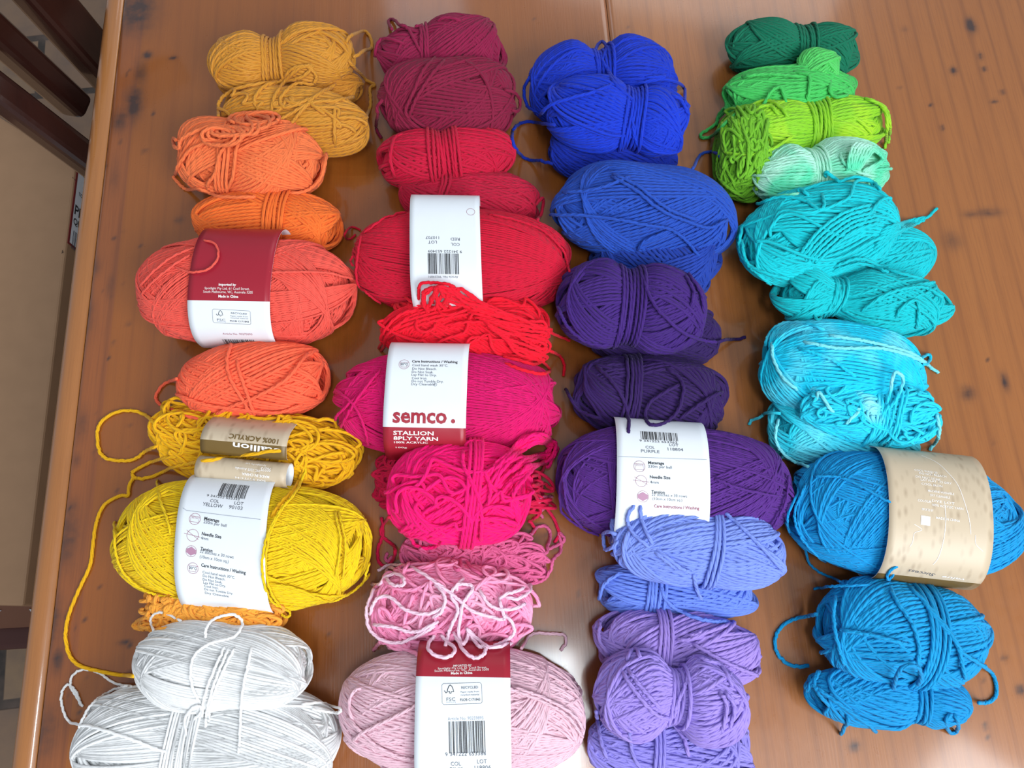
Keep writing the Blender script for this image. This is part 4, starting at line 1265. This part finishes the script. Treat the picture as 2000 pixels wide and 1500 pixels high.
bb('turquoise_second', (0, 190, 200), 'turquoise yarn skein with a frayed tip pointing right', tau=(.2, .6), yw=0.0028, group='balls of yarn in the right row')
bb('turquoise', (0, 194, 204), 'wide turquoise yarn skein nearest the mint one', tau=(.3, .8), wob=.03, curl=3, curl_kw=dict(amp=.05, freq=(1, 2), lift=.03), yw=0.0029, group='balls of yarn in the right row')
bb('turquoise_third', (0, 188, 196), 'turquoise yarn wound like a dumbbell with a small round end', ties=[(-.28, 4, .04)], wob=.02, yw=0.0027, group='balls of yarn in the right row')
bb('cyan_under', (30, 198, 220), 'bright cyan yarn ball squeezed between the crumpled one and the banded azure ball', col2=(90, 212, 230), yw=0.0026, group='balls of yarn in the right row')
bb('cyan', (10, 196, 228), 'bright cyan yarn ball with pale streaks at its right side', col2=(96, 216, 236), wob=.02, matkw={'thr': .54}, yw=0.0027, group='balls of yarn in the right row')
bb('cyan_crumpled', (30, 200, 228), 'crumpled cyan and white yarn piece lying on top of the cyan balls', col2=(168, 234, 242), ties=[(.05, 7, .05)], messy=.05, curl=8, curl_kw=dict(amp=.13, freq=(3, 6), lift=.1), matkw={'thr': .58}, yw=0.0027, group='balls of yarn in the right row')
bb('azure', (0, 146, 208), 'large azure ball of yarn with a beige knit-print paper band', big=True, tau=(.42, .95), yw=0.0021, group='balls of yarn in the right row')
bb('azure_second', (0, 146, 204), 'round azure yarn ball directly in front of the banded azure ball', ties=[(.08, 5, .08)], yw=0.0029, group='balls of yarn in the right row')
bb('azure_third', (0, 138, 198), 'small pinched azure yarn ball nearest in the right row', ties=[(.25, 3, .02)], wob=.04, messy=.02, yw=0.0029, group='balls of yarn in the right row')
for fn in LATE: fn()

# ------------------------------------------------------------------ loose ends and loops, each part of its own ball
def ls(key, pts, **kw): return loose(key, pts, **kw)
# mustard
ls('mustard', [(676, 82), (690, 64), (712, 60), (724, 72), (726, 95), (712, 100), (690, 112)])
ls('mustard', [(680, 118), (700, 140), (718, 158), (733, 166), (722, 172), (724, 196), (722, 214), (712, 230)])
ls('mustard_lower', [(427, 228), (428, 200), (450, 178), (500, 164), (560, 158), (590, 150), (610, 132), (600, 128), (580, 136), (560, 155), (538, 185), (530, 215), (540, 225)])
ls('mustard_lower', [(500, 215), (498, 190), (520, 165), (548, 160), (570, 135), (598, 130), (618, 148), (610, 165), (580, 162), (548, 190), (555, 210), (590, 200), (650, 170)])
ls('mustard_lower', [(545, 235), (580, 215), (610, 200), (650, 197), (690, 190)])
ls('mustard_lower', [(655, 200), (653, 240), (655, 285)])
ls('mustard_lower', [(570, 240), (590, 215), (620, 185), (655, 165)])
# orange heap of loops
for i in range(9):
    g = BALLS['orange_top'].g
    cx0, cy0 = g.uniform(380, 500), 0; cy0 = 268 - (cx0 - 360) * .22 + g.uniform(-12, 14)
    r1, r2 = g.uniform(16, 40), g.uniform(9, 20); p0 = g.uniform(0, 6.28); k = []
    for t in np.linspace(0, 1.6, 12): k.append((cx0 + r1 * math.cos(p0 + t * 6.28) + t * 12, cy0 + r2 * math.sin(p0 + t * 6.28), .003 + .010 * abs(math.sin(t * 3 + i))))
    ls('orange_top', k)
ls('orange_top', [(455, 262, .006), (430, 300, .002), (420, 340), (405, 360), (412, 372), (440, 372), (455, 345), (462, 290, .002), (475, 262, .004)])
ls('orange_top', [(345, 275, .004), (338, 270, .006), (340, 285, .008), (350, 290, .008), (352, 275, .008), (370, 262, .008), (420, 245, .01), (470, 260, .008), (540, 238, .01)])
ls('orange_top', [(342, 340), (350, 320), (375, 290), (420, 275), (460, 280)])
ls('orange_top', [(338, 345), (360, 368), (400, 380), (450, 385), (500, 384)])
ls('orange_top', [(560, 378), (600, 372), (628, 345), (638, 300)])
ls('coral', [(398, 470, .001), (418, 474, .001), (427, 492, .001), (422, 512, .001), (405, 527, .001), (380, 532, .001), (362, 530), (340, 520)], label='strand end curling over the maroon paper')
ls('coral', [(272, 560), (300, 530), (340, 500), (385, 482)]); ls('coral', [(276, 575), (305, 545), (350, 510), (372, 498)])
ls('coral', [(527, 532), (580, 531), (640, 533), (688, 545)])
ls('bright_orange', [(345, 740), (318, 752), (304, 775), (312, 790), (335, 800), (375, 815), (405, 820)])
ls('bright_orange', [(452, 672), (444, 700), (448, 735), (470, 775), (492, 812)]); ls('bright_orange', [(462, 700), (470, 735), (485, 775), (498, 812)])
ls('bright_orange', [(600, 690), (560, 740), (500, 775), (450, 795), (420, 810)]); ls('bright_orange', [(345, 770), (400, 790), (470, 800), (540, 806), (590, 790)])
# yellow loops and the long thread
ls('yellow_tangle', [(306, 833, .004), (290, 815, .001), (262, 802), (225, 805), (197, 825), (190, 850), (196, 885), (215, 898), (245, 900), (265, 896), (285, 880), (310, 870)])
ls('yellow_tangle', [(345, 790), (322, 784), (316, 800), (320, 815), (340, 820)])
ls('yellow_tangle', [(360, 888), (300, 900), (265, 918), (258, 925), (268, 935), (300, 930), (340, 912), (400, 900), (470, 890), (560, 878), (590, 880), (598, 900), (588, 930), (570, 960), (545, 985), (530, 1010)])
ls('yellow_tangle', [(262, 930), (252, 950), (250, 968), (235, 968), (205, 985), (190, 1015), (182, 1060), (176, 1105), (155, 1150), (135, 1200), (128, 1240), (135, 1278), (155, 1300), (190, 1310), (230, 1318), (262, 1320)], wig=.0001, label='long thread wandering over the table')
ls('yellow', [(592, 930, .003), (575, 965, .003), (545, 1000, .002), (524, 1040, .002), (514, 1080, .001), (512, 1120, .001), (522, 1160, .001), (540, 1182), (556, 1190), (566, 1195), (566, 1203), (554, 1204), (546, 1192), (540, 1178)])
ls('yellow', [(598, 915, .003), (582, 955, .003), (552, 992, .002), (530, 1035, .002), (520, 1080, .001), (520, 1125), (532, 1162), (548, 1185)])
ls('yellow', [(306, 938), (312, 975), (325, 1010), (334, 1045)]); ls('yellow', [(222, 1020), (228, 1090), (255, 1135), (300, 1160), (350, 1168)])
ls('yellow', [(720, 1120), (690, 1165), (640, 1175), (580, 1150), (525, 1140)]); ls('yellow', [(722, 1100), (700, 1150), (650, 1165), (600, 1158)])
ls('yellow', [(655, 1000), (665, 1060), (655, 1130)]); ls('yellow', [(662, 1000), (675, 1060), (670, 1130)])
ls('apricot', [(300, 1222), (278, 1225), (258, 1225), (270, 1212), (290, 1202), (300, 1210)]); ls('apricot', [(310, 1215), (282, 1205), (272, 1222), (262, 1226), (290, 1230), (325, 1228)])
# white
ls('white_top', [(402, 1245, .002), (403, 1225, .010), (420, 1208, .014), (450, 1200, .014), (470, 1208, .014), (472, 1225, .012), (455, 1245, .008), (425, 1252, .002), (400, 1262), (380, 1280), (372, 1310), (376, 1345), (392, 1375)])
ls('white_top', [(354, 1213, .001), (320, 1196, .001), (300, 1200, .001), (294, 1215, .001), (300, 1232)])
for (a, b_) in (((440, 1262), (395, 1400)), ((448, 1262), (402, 1420)), ((458, 1265), (408, 1410)), ((492, 1262), (466, 1470))):
    ls('white_top', [a, ((a[0] * .5 + b_[0] * .5) - 6, a[1] * .55 + b_[1] * .45), (b_[0] + 2, b_[1] - 30), b_])
ls('white_bottom', [(258, 1340), (225, 1335), (195, 1315), (165, 1307), (142, 1318), (138, 1340), (150, 1362), (162, 1380)])
ls('white_bottom', [(158, 1378), (148, 1350), (132, 1337), (120, 1355), (124, 1390), (140, 1412), (180, 1420), (240, 1438), (300, 1462), (330, 1470)])
ls('white_bottom', [(590, 1376), (625, 1372), (660, 1378), (664, 1392), (640, 1390), (610, 1385)])
ls('white_bottom', [(366, 1440), (360, 1410), (372, 1385), (392, 1378), (390, 1395), (372, 1410)]); ls('white_bottom', [(155, 1420), (175, 1380), (215, 1350), (250, 1340)])
# burgundy
ls('burgundy', [(764, 52), (757, 42), (768, 36), (785, 44), (800, 60), (815, 90), (828, 110)]); ls('burgundy', [(815, 52), (812, 42), (822, 45), (822, 80), (822, 105)])
ls('burgundy', [(855, 42), (868, 34), (888, 36), (900, 42)]); ls('burgundy', [(732, 110), (738, 80), (758, 75), (790, 85)])
ls('burgundy_second', [(800, 235), (792, 215), (808, 180), (825, 140), (850, 112)]); ls('burgundy_second', [(796, 232), (815, 190), (840, 150), (868, 118)])
ls('burgundy_second', [(985, 175), (1008, 182), (1016, 200), (1012, 218), (1000, 215)]); ls('burgundy_second', [(748, 195), (732, 215), (734, 250), (745, 270)])
ls('crimson', [(770, 345), (762, 310), (770, 270), (790, 262)]); ls('crimson_second', [(1045, 400), (1062, 385), (1058, 415), (1050, 430)])
ls('red', [(704, 450), (690, 442), (678, 448), (672, 462), (682, 470), (694, 458)]); ls('red', [(705, 460), (698, 500), (696, 545), (712, 580), (740, 600)], lift=.001)
ls('red', [(710, 455), (760, 420), (792, 415)]); ls('red', [(955, 418), (1010, 430), (1060, 450), (1100, 490), (1112, 530)]); ls('red', [(690, 500), (684, 510), (690, 520)])
# scarlet heap
ls('scarlet', [(818, 585), (818, 565, .004), (824, 553, .006), (850, 552, .008), (880, 556, .010), (895, 570, .01), (908, 590, .006)])
def jit(key, pts, s, sh=.0015):
    g = BALLS[key].g; o = g.normal(0, s * .6, 2)
    return [(x + o[0] + g.normal(0, s), y + o[1] * .6 + g.normal(0, s * .7), max(0, h + g.normal(0, sh))) for x, y, h in pts]


for i in range(12):
    x = 838 + i * 4.6
    ls('scarlet', jit('scarlet', [(x - 14, 612 - i, .001), (x - 8, 585, .005), (x - 4 + i, 566 - abs(i - 5) * .5, .010), (x + 14 + i * 2, 560 + i * 2.2, .011), (x + 26 + i * 5, 578 + i * 2.4, .006), (x + 55 + i * 9, 590 + i * 4, .003), (x + 85 + i * 13, 600 + i * 6, .001)], 5.5))
ls('scarlet', [(848, 592), (840, 585, .003), (846, 575, .006), (856, 582, .006), (852, 600, .004), (838, 606, .003), (822, 595, .002), (828, 588)])
for i in range(12): ls('scarlet', jit('scarlet', [(905 + i * 6, 600 + i * 4, .002), (960 + i * 3, 612 + i * 6, .002), (1020, 622 + i * 7, .001), (1062 + i, 620 + i * 9, .001), (1072 - i * 2, 640 + i * 8, .001), (1040 - i * 5, 662 + i * 4, 0)], 6, .001))
ls('scarlet', [(815, 620), (812, 640), (830, 650), (848, 640), (850, 632)]); ls('scarlet', [(870, 635), (930, 628), (985, 640), (1030, 668), (1060, 682), (1090, 692), (1102, 712), (1100, 735)])
ls('scarlet', [(740, 680), (748, 650), (780, 615), (815, 605)]); ls('scarlet', [(745, 685), (760, 650), (800, 618)])
ls('magenta', [(655, 760), (690, 790), (710, 830), (720, 870)]); ls('magenta', [(700, 770), (660, 810), (655, 820)]); ls('magenta', [(745, 720), (720, 750), (690, 790), (665, 835)])
# hot pink tuft
for i in range(9):
    ls('hot_pink', jit('hot_pink', [(975 - i * 3, 908 + i * 5, .002), (1000, 888 - i, .004), (1028 + i * 3, 864 - abs(i - 4), .005), (1056 + i * 3, 853 + i * 2, .005), (1078 + i * .5, 864 + i * 3, .004), (1076 - i, 884 + i * 3, .004), (1048, 888 + i * 3, .004), (1010, 897 + i * 6, .002), (988, 914 + i * 7, 0)], 5.5, .002))
ls('hot_pink', [(910, 870), (914, 862, .004), (935, 860, .004), (944, 868, .003), (940, 872)]); ls('hot_pink', [(905, 880), (904, 905), (915, 930), (930, 960), (940, 1000), (940, 1055)])
ls('hot_pink', [(990, 878), (1000, 890), (965, 910), (955, 935)]); ls('hot_pink', [(950, 920), (958, 960), (948, 1000)]); ls('hot_pink', [(800, 1040), (806, 1060), (822, 1070), (845, 1070), (865, 1058)])
ls('cerise_under', [(760, 1010), (745, 1030), (748, 1050), (770, 1066), (770, 1090), (755, 1106), (740, 1098), (738, 1070), (748, 1045), (745, 1010)])
ls('cerise_under', [(1042, 948), (1065, 944), (1080, 955)]); ls('cerise_under', [(1040, 960), (1055, 985), (1052, 1010), (1040, 1012)]); ls('cerise_under', [(1045, 962), (1070, 985), (1085, 1020), (1092, 1045), (1082, 1060)])
ls('cerise_under', [(1035, 1025), (1045, 1032), (1042, 1042), (1020, 1048)]); ls('cerise_under', [(1040, 930), (1062, 920), (1066, 905), (1055, 900)])
ls('dusty_pink', [(1035, 1045), (1050, 1028), (1070, 1030), (1076, 1050), (1072, 1075), (1050, 1090)]); ls('dusty_pink', [(1072, 1070), (1098, 1060), (1102, 1050), (1090, 1040), (1098, 1075), (1080, 1100), (1074, 1135), (1060, 1142), (1040, 1128)])
ls('dusty_pink', [(1078, 970), (1055, 972), (1052, 985), (1068, 990), (1052, 1000), (1060, 1010)]); ls('dusty_pink', [(758, 1080), (752, 1090), (758, 1098), (765, 1086)])
ls('dusty_pink', [(885, 1095), (890, 1115), (902, 1108), (898, 1092), (912, 1095), (922, 1112), (945, 1125)])
# light pink: the pale strands on top
PALE = matfor('pale_loops', (246, 206, 226))
for pts in ([(738, 1115), (760, 1103), (800, 1105), (840, 1130), (870, 1150), (900, 1175), (925, 1195), (960, 1205), (985, 1210), (980, 1190), (975, 1170)],
            [(730, 1150), (716, 1190), (720, 1225), (745, 1250), (780, 1255), (820, 1240), (850, 1222)], [(725, 1140), (745, 1130), (770, 1120), (790, 1130), (785, 1145), (760, 1138), (752, 1112), (775, 1102)],
            [(722, 1200), (735, 1170), (760, 1165), (790, 1190), (830, 1200), (870, 1185)], [(730, 1220), (770, 1225), (810, 1235), (855, 1215)],
            [(893, 1152), (892, 1142), (905, 1140), (924, 1145), (918, 1160), (905, 1175), (900, 1200), (895, 1240), (905, 1260), (915, 1240), (912, 1225)],
            [(850, 1240), (835, 1260), (845, 1278), (875, 1284), (890, 1268), (870, 1250), (862, 1240)], [(885, 1235), (905, 1270), (925, 1285), (945, 1278), (948, 1262), (935, 1262), (920, 1240), (912, 1228), (935, 1250), (960, 1265), (1000, 1255)],
            [(975, 1170), (990, 1160), (1020, 1150), (1038, 1140), (1035, 1155), (1010, 1170), (985, 1165)], [(985, 1200), (1000, 1215), (1005, 1235), (990, 1250), (965, 1262)],
            [(850, 1140), (870, 1165), (862, 1195), (845, 1205)], [(905, 1130), (880, 1160), (895, 1190), (880, 1225), (870, 1262)], [(935, 1150), (960, 1185), (1000, 1190), (1025, 1180)]):
    ls('light_pink', [(x, y, .003) for x, y in pts], mat=PALE, yw=.0026)
ls('light_pink', [(730, 1270), (745, 1255), (780, 1262), (820, 1280)])
ls('pale_pink', [(1018, 1262, .002), (1030, 1245, .004), (1045, 1236, .005), (1070, 1238, .005), (1092, 1238, .004), (1104, 1242, .003), (1106, 1256, .002), (1095, 1270, .001)])
ls('pale_pink', [(690, 1410), (680, 1380), (690, 1350), (705, 1345)]); ls('pale_pink', [(678, 1400), (720, 1445), (770, 1475), (812, 1485)]); ls('pale_pink', [(995, 1345), (1060, 1370), (1110, 1400), (1138, 1440)], lift=.001)
ls('pale_pink', [(998, 1340), (1060, 1362), (1115, 1392), (1140, 1425)], lift=.001); ls('pale_pink', [(812, 1378), (760, 1405), (710, 1430), (690, 1445)])
# royal blue
ls('royal', [(1035, 150), (1022, 175), (1018, 195), (1030, 208), (1050, 218)]); ls('royal', [(1163, 100), (1168, 84, .002), (1178, 80, .003), (1183, 90, .002), (1178, 115), (1172, 125)])
ls('royal', [(1170, 100), (1180, 125), (1195, 150), (1225, 185), (1240, 200)]); ls('royal', [(1182, 120), (1198, 160), (1235, 195)]); ls('royal', [(1095, 165), (1140, 172), (1190, 185)])
ls('royal_third', [(1085, 245), (1052, 240), (1025, 238), (1004, 250), (1000, 270), (1010, 295), (1030, 312), (1055, 316), (1080, 320)])
ls('royal_second', [(1055, 225), (1075, 205), (1120, 190), (1160, 180), (1195, 165)]); ls('royal_second', [(1240, 165), (1290, 155), (1330, 165), (1350, 200)]); ls('royal_second', [(1235, 220), (1238, 260), (1250, 295)])
ls('royal_second', [(1250, 165), (1300, 150), (1260, 152)]); ls('royal_second', [(1310, 185), (1330, 195), (1345, 225)])
ls('denim', [(1100, 375), (1160, 370), (1230, 345)]); ls('denim', [(1195, 345), (1240, 370), (1290, 410), (1350, 435), (1385, 445), (1420, 430)]); ls('denim', [(1198, 340), (1245, 362), (1300, 405), (1360, 430)])
ls('denim', [(1075, 420), (1130, 420), (1200, 428), (1265, 440), (1310, 448), (1340, 470), (1365, 500)]); ls('denim', [(1308, 450), (1260, 470), (1245, 490)])
ls('denim', [(1352, 330), (1365, 305), (1380, 297), (1398, 298), (1410, 310)], label='blue end showing behind the green yarn')
# purples
ls('purple', [(1255, 535), (1262, 560), (1275, 590), (1300, 620), (1335, 650), (1375, 665), (1400, 668)]); ls('purple_under', [(1395, 668), (1412, 666), (1425, 662), (1440, 664), (1456, 658)], n=20)
ls('purple', [(1340, 540), (1355, 570), (1350, 600)]); ls('purple', [(1345, 535), (1368, 570), (1375, 610)]); ls('purple', [(1090, 600), (1110, 640), (1150, 670), (1200, 675)])
ls('dark_purple', [(1300, 718), (1325, 735), (1335, 760), (1325, 800), (1300, 825), (1270, 830), (1260, 810), (1270, 785), (1300, 765), (1330, 750)]); ls('dark_purple', [(1165, 715), (1200, 750), (1225, 800), (1228, 850)])
ls('dark_purple', [(1105, 760), (1130, 800), (1180, 820)]); ls('dark_purple', [(1325, 820), (1380, 780), (1410, 765)])
ls('violet', [(1092, 960), (1100, 1010), (1130, 1040), (1165, 1060)]); ls('violet', [(1100, 940), (1112, 1000), (1150, 1040)]); ls('violet', [(1540, 930), (1535, 980), (1510, 1030)], lift=.001); ls('violet', [(1395, 935), (1450, 955), (1520, 970)])
ls('periwinkle', [(1205, 1045), (1190, 1038), (1172, 1045), (1168, 1065), (1175, 1076), (1195, 1070), (1208, 1055)]); ls('periwinkle', [(1240, 985), (1225, 1010), (1235, 1040), (1270, 1070)]); ls('periwinkle', [(1250, 985), (1255, 1020), (1275, 1065)])
ls('periwinkle', [(1280, 1070), (1330, 1110), (1350, 1118)]); ls('periwinkle', [(1275, 1075), (1320, 1110)]); ls('periwinkle', [(1415, 1000), (1470, 1050), (1525, 1110)]); ls('periwinkle', [(1355, 1120), (1360, 1150), (1372, 1172)])
ls('periwinkle_second', [(1290, 1140), (1300, 1170), (1330, 1195), (1380, 1212), (1420, 1214)]); ls('periwinkle_second', [(1170, 1170), (1180, 1140), (1210, 1120)])
ls('lilac', [(1172, 1215), (1170, 1250), (1190, 1280)]); ls('lilac', [(1430, 1218), (1380, 1235), (1345, 1250), (1320, 1248)]); ls('lilac', [(1350, 1255), (1410, 1290), (1480, 1320)]); ls('lilac', [(1376, 1228), (1360, 1240), (1340, 1240)])
ls('lavender', [(1225, 1290), (1232, 1270, .004), (1245, 1268, .005), (1250, 1285, .002)]); ls('lavender', [(1215, 1310), (1240, 1350), (1280, 1395), (1310, 1405)]); ls('lavender', [(1225, 1305), (1255, 1345), (1290, 1385)])
ls('lavender', [(1345, 1310), (1338, 1340), (1325, 1370), (1315, 1410), (1335, 1440), (1345, 1475)]); ls('lavender', [(1340, 1290), (1360, 1282), (1380, 1290), (1410, 1300), (1430, 1340)]); ls('lavender', [(1405, 1350), (1420, 1380), (1410, 1430)])
ls('lavender', [(1415, 1350), (1435, 1380), (1425, 1425)]); ls('lavender_under', [(1165, 1390), (1172, 1440), (1185, 1480)]); ls('lavender_under', [(1230, 1430), (1235, 1470), (1250, 1500)])
# greens
ls('green', [(1425, 215), (1405, 225), (1400, 240), (1385, 252), (1368, 262), (1372, 270), (1392, 266), (1412, 245), (1440, 220)]); ls('green', [(1400, 245), (1402, 220), (1412, 215)]); ls('green', [(1550, 142), (1578, 145), (1582, 165), (1575, 200)])
ls('green', [(1622, 160), (1620, 178), (1632, 190), (1655, 186)]); ls('green', [(1450, 150), (1500, 145), (1570, 150)]); ls('green', [(1490, 210), (1505, 180), (1525, 170), (1535, 200)])
ls('lime', [(1410, 240), (1412, 290), (1430, 300), (1470, 302), (1510, 290), (1550, 265)]); ls('lime', [(1442, 225), (1446, 260), (1440, 300)]); ls('lime_under', [(1410, 280), (1400, 320), (1405, 350), (1430, 372), (1455, 388)])
ls('lime_under', [(1415, 300), (1440, 290), (1480, 305)]); ls('lime', [(1460, 235), (1470, 205), (1500, 196), (1525, 210), (1540, 230)]); ls('lime', [(1465, 240), (1480, 212), (1505, 206), (1520, 225)])
ls('lime', [(1700, 195), (1728, 210), (1738, 240), (1735, 280)]); ls('lime', [(1690, 192), (1720, 205), (1733, 235), (1728, 290)])
ls('mint', [(1640, 300), (1650, 320), (1680, 338), (1715, 345)]); ls('mint', [(1480, 380), (1530, 382), (1560, 378)])
for i in range(8): ls('mint', [(1655 + i * 3, 335, .001), (1660 + i * 6, 300, .006), (1672 + i * 6, 280 + i, .01), (1700 + i * 3, 285 + i * 3, .008), (1732 - i, 300 + i * 2, .006), (1715 - i * 4, 325 + i, .002), (1690, 340)])
ls('turquoise', [(1612, 345, .004), (1612, 335, .006), (1622, 342, .006), (1640, 355, .003)]); ls('turquoise', [(1560, 375, .002), (1562, 368, .005), (1580, 382, .003)]); ls('turquoise', [(1640, 355, .003), (1670, 346, .004), (1700, 352, .004), (1720, 370, .002)])
ls('turquoise', [(1450, 440), (1444, 480), (1455, 510), (1480, 535), (1505, 555)]); ls('turquoise', [(1448, 470), (1460, 515), (1500, 535), (1540, 545)]); ls('turquoise', [(1480, 400), (1520, 385), (1570, 390), (1600, 410), (1610, 400), (1605, 380)])
for i in range(6): ls('turquoise', [(1560 + i * 6, 500 + i * 3), (1600 + i * 5, 450 + i * 7), (1650 + i * 4, 415 + i * 7), (1700 + i * 4, 400 + i * 7)])
for i in range(6): ls('turquoise_second', [(1720 - i * 3, 450 + i * 7), (1750, 438 + i * 4), (1780, 430 + i * 2.4), (1805, 425 + i)])
ls('turquoise_second', [(1790, 432), (1812, 425), (1822, 414), (1831, 407)])
ls('turquoise_second', [(1630, 520), (1680, 505), (1730, 525), (1800, 545)]); ls('turquoise_second', [(1625, 530), (1680, 515), (1735, 532)])
ls('turquoise_third', [(1640, 560), (1640, 585), (1625, 605), (1600, 612)]); ls('turquoise_third', [(1640, 600), (1670, 618), (1720, 628), (1760, 632)]); ls('turquoise_third', [(1590, 610), (1595, 625), (1605, 622), (1600, 610)])
ls('turquoise_third', [(1680, 610), (1730, 575), (1800, 560), (1840, 580)]); ls('turquoise_third', [(1750, 620), (1762, 600), (1790, 585), (1795, 610), (1790, 640)])
PC = matfor('pale_cyan', (120, 220, 232))
ls('cyan', [(1495, 675), (1498, 660), (1515, 640), (1545, 630), (1580, 632), (1610, 645)]); ls('cyan', [(1508, 670), (1510, 700), (1530, 740), (1560, 762)], mat=PC); ls('cyan', [(1560, 680), (1620, 700), (1670, 735)])
ls('cyan', [(1570, 668), (1640, 680), (1720, 680), (1790, 700), (1832, 728)], mat=PC); ls('cyan', [(1620, 655), (1700, 668), (1780, 690), (1820, 720)], mat=PC)
ls('cyan', [(1800, 700), (1815, 690), (1818, 705), (1805, 712)])
ls('cyan_under', [(1525, 807), (1490, 806), (1470, 815), (1463, 830)]); ls('cyan_under', [(1520, 820), (1515, 860), (1540, 895), (1580, 912)], mat=PC)
ls('cyan_crumpled', [(1730, 790, .002), (1740, 760, .006), (1745, 730, .008), (1755, 728, .008), (1765, 745, .006), (1750, 780, .003), (1735, 800)]); ls('cyan_crumpled', [(1595, 780, .002), (1600, 765, .004), (1615, 790, .002), (1630, 810)], mat=PC)
ls('cyan_crumpled', [(1700, 860), (1730, 800), (1740, 790)]); ls('cyan_crumpled', [(1655, 800), (1680, 800), (1665, 815), (1650, 830)], mat=PC); ls('cyan_crumpled', [(1830, 810), (1835, 850), (1815, 880)], mat=PC)
ls('azure', [(1560, 960), (1538, 1010), (1550, 1060), (1590, 1110), (1640, 1135)]); ls('azure', [(1575, 945), (1552, 1000), (1565, 1050), (1610, 1100)]); ls('azure', [(1590, 930), (1650, 935), (1745, 985)]); ls('azure', [(1755, 1106), (1740, 1112), (1732, 1125), (1735, 1135), (1745, 1120)])
# shipping label on the carton's side
ls('azure', [(1590, 1150), (1630, 1145), (1700, 1142)])
ls('azure_second', [(1598, 1200), (1565, 1204), (1530, 1220), (1514, 1245), (1516, 1272), (1535, 1295), (1560, 1302), (1580, 1300)]); ls('azure_second', [(1738, 1148), (1755, 1180), (1780, 1215), (1795, 1260), (1792, 1300)])
ls('azure_second', [(1770, 1140), (1810, 1180), (1855, 1235), (1880, 1275), (1920, 1300), (1935, 1312), (1945, 1335), (1944, 1360), (1930, 1372), (1912, 1372)]); ls('azure_second', [(1790, 1155), (1830, 1210), (1868, 1255), (1880, 1300), (1886, 1325)])
ls('azure_second', [(1632, 1165), (1628, 1210), (1640, 1270), (1650, 1300)]); ls('azure_second', [(1640, 1230), (1700, 1240), (1770, 1258)])
ls('azure_third', [(1745, 1345, .002), (1755, 1310, .012), (1775, 1300, .015), (1795, 1305, .014), (1800, 1325, .01), (1790, 1340, .004)])
ls('azure_third', [(1860, 1395), (1848, 1402), (1850, 1425), (1862, 1433), (1872, 1425), (1870, 1405), (1862, 1395)]); ls('azure_third', [(1655, 1395), (1655, 1415), (1642, 1434)])
ls('azure_third', [(1575, 1350), (1600, 1310), (1590, 1340), (1620, 1380)]); ls('azure_third', [(1580, 1335), (1605, 1350), (1660, 1390), (1710, 1425)])

# printing of the address label: white field and black characters in one sheet
y0_, y1_, zt_ = LABEL_FRAME; Lh = y1_ - y0_
V, Fa, Fm = [], [], []; n = 0
def put(msh, mi, fy, depth_, off):
    """fy: distance from the far end, depth_: distance below the top edge"""
    global n
    v, f = msh
    for p in v: V.append((XF + off, y1_ - fy - p[0] * 0 + p[1], zt_ - depth_ - p[0]))
    for q in f: Fa.append([n + t for t in q]); Fm.append(mi)
    n += len(v)
put(rects([(-.051, -Lh / 2 + .003, .051, Lh / 2 - .003)]), I_PAPER, Lh / 2, .055, .0006)
for body, fy, dp, h in (('PE 500 0', .058, .026, .014), ('QLD 4814', .074, .026, .009), ('TO: THE YARN', .032, .030, .005), ('- -', .018, .012, .006), ('P', .128, .010, .005)):
    v, f = text_tris(body, 1, .02); v = v * h / .72; v[:, 0] -= v[:, 0].min() + .020
    put((v, f), I_BLACK, fy, dp, .0008)
put(barcode(.05, .026, 5), I_INK, .100, .034, .0008)
mesh_obj('label_print', np.array(V) - cl, Fa, PRINT, carton, smooth=False, fmat=Fm)
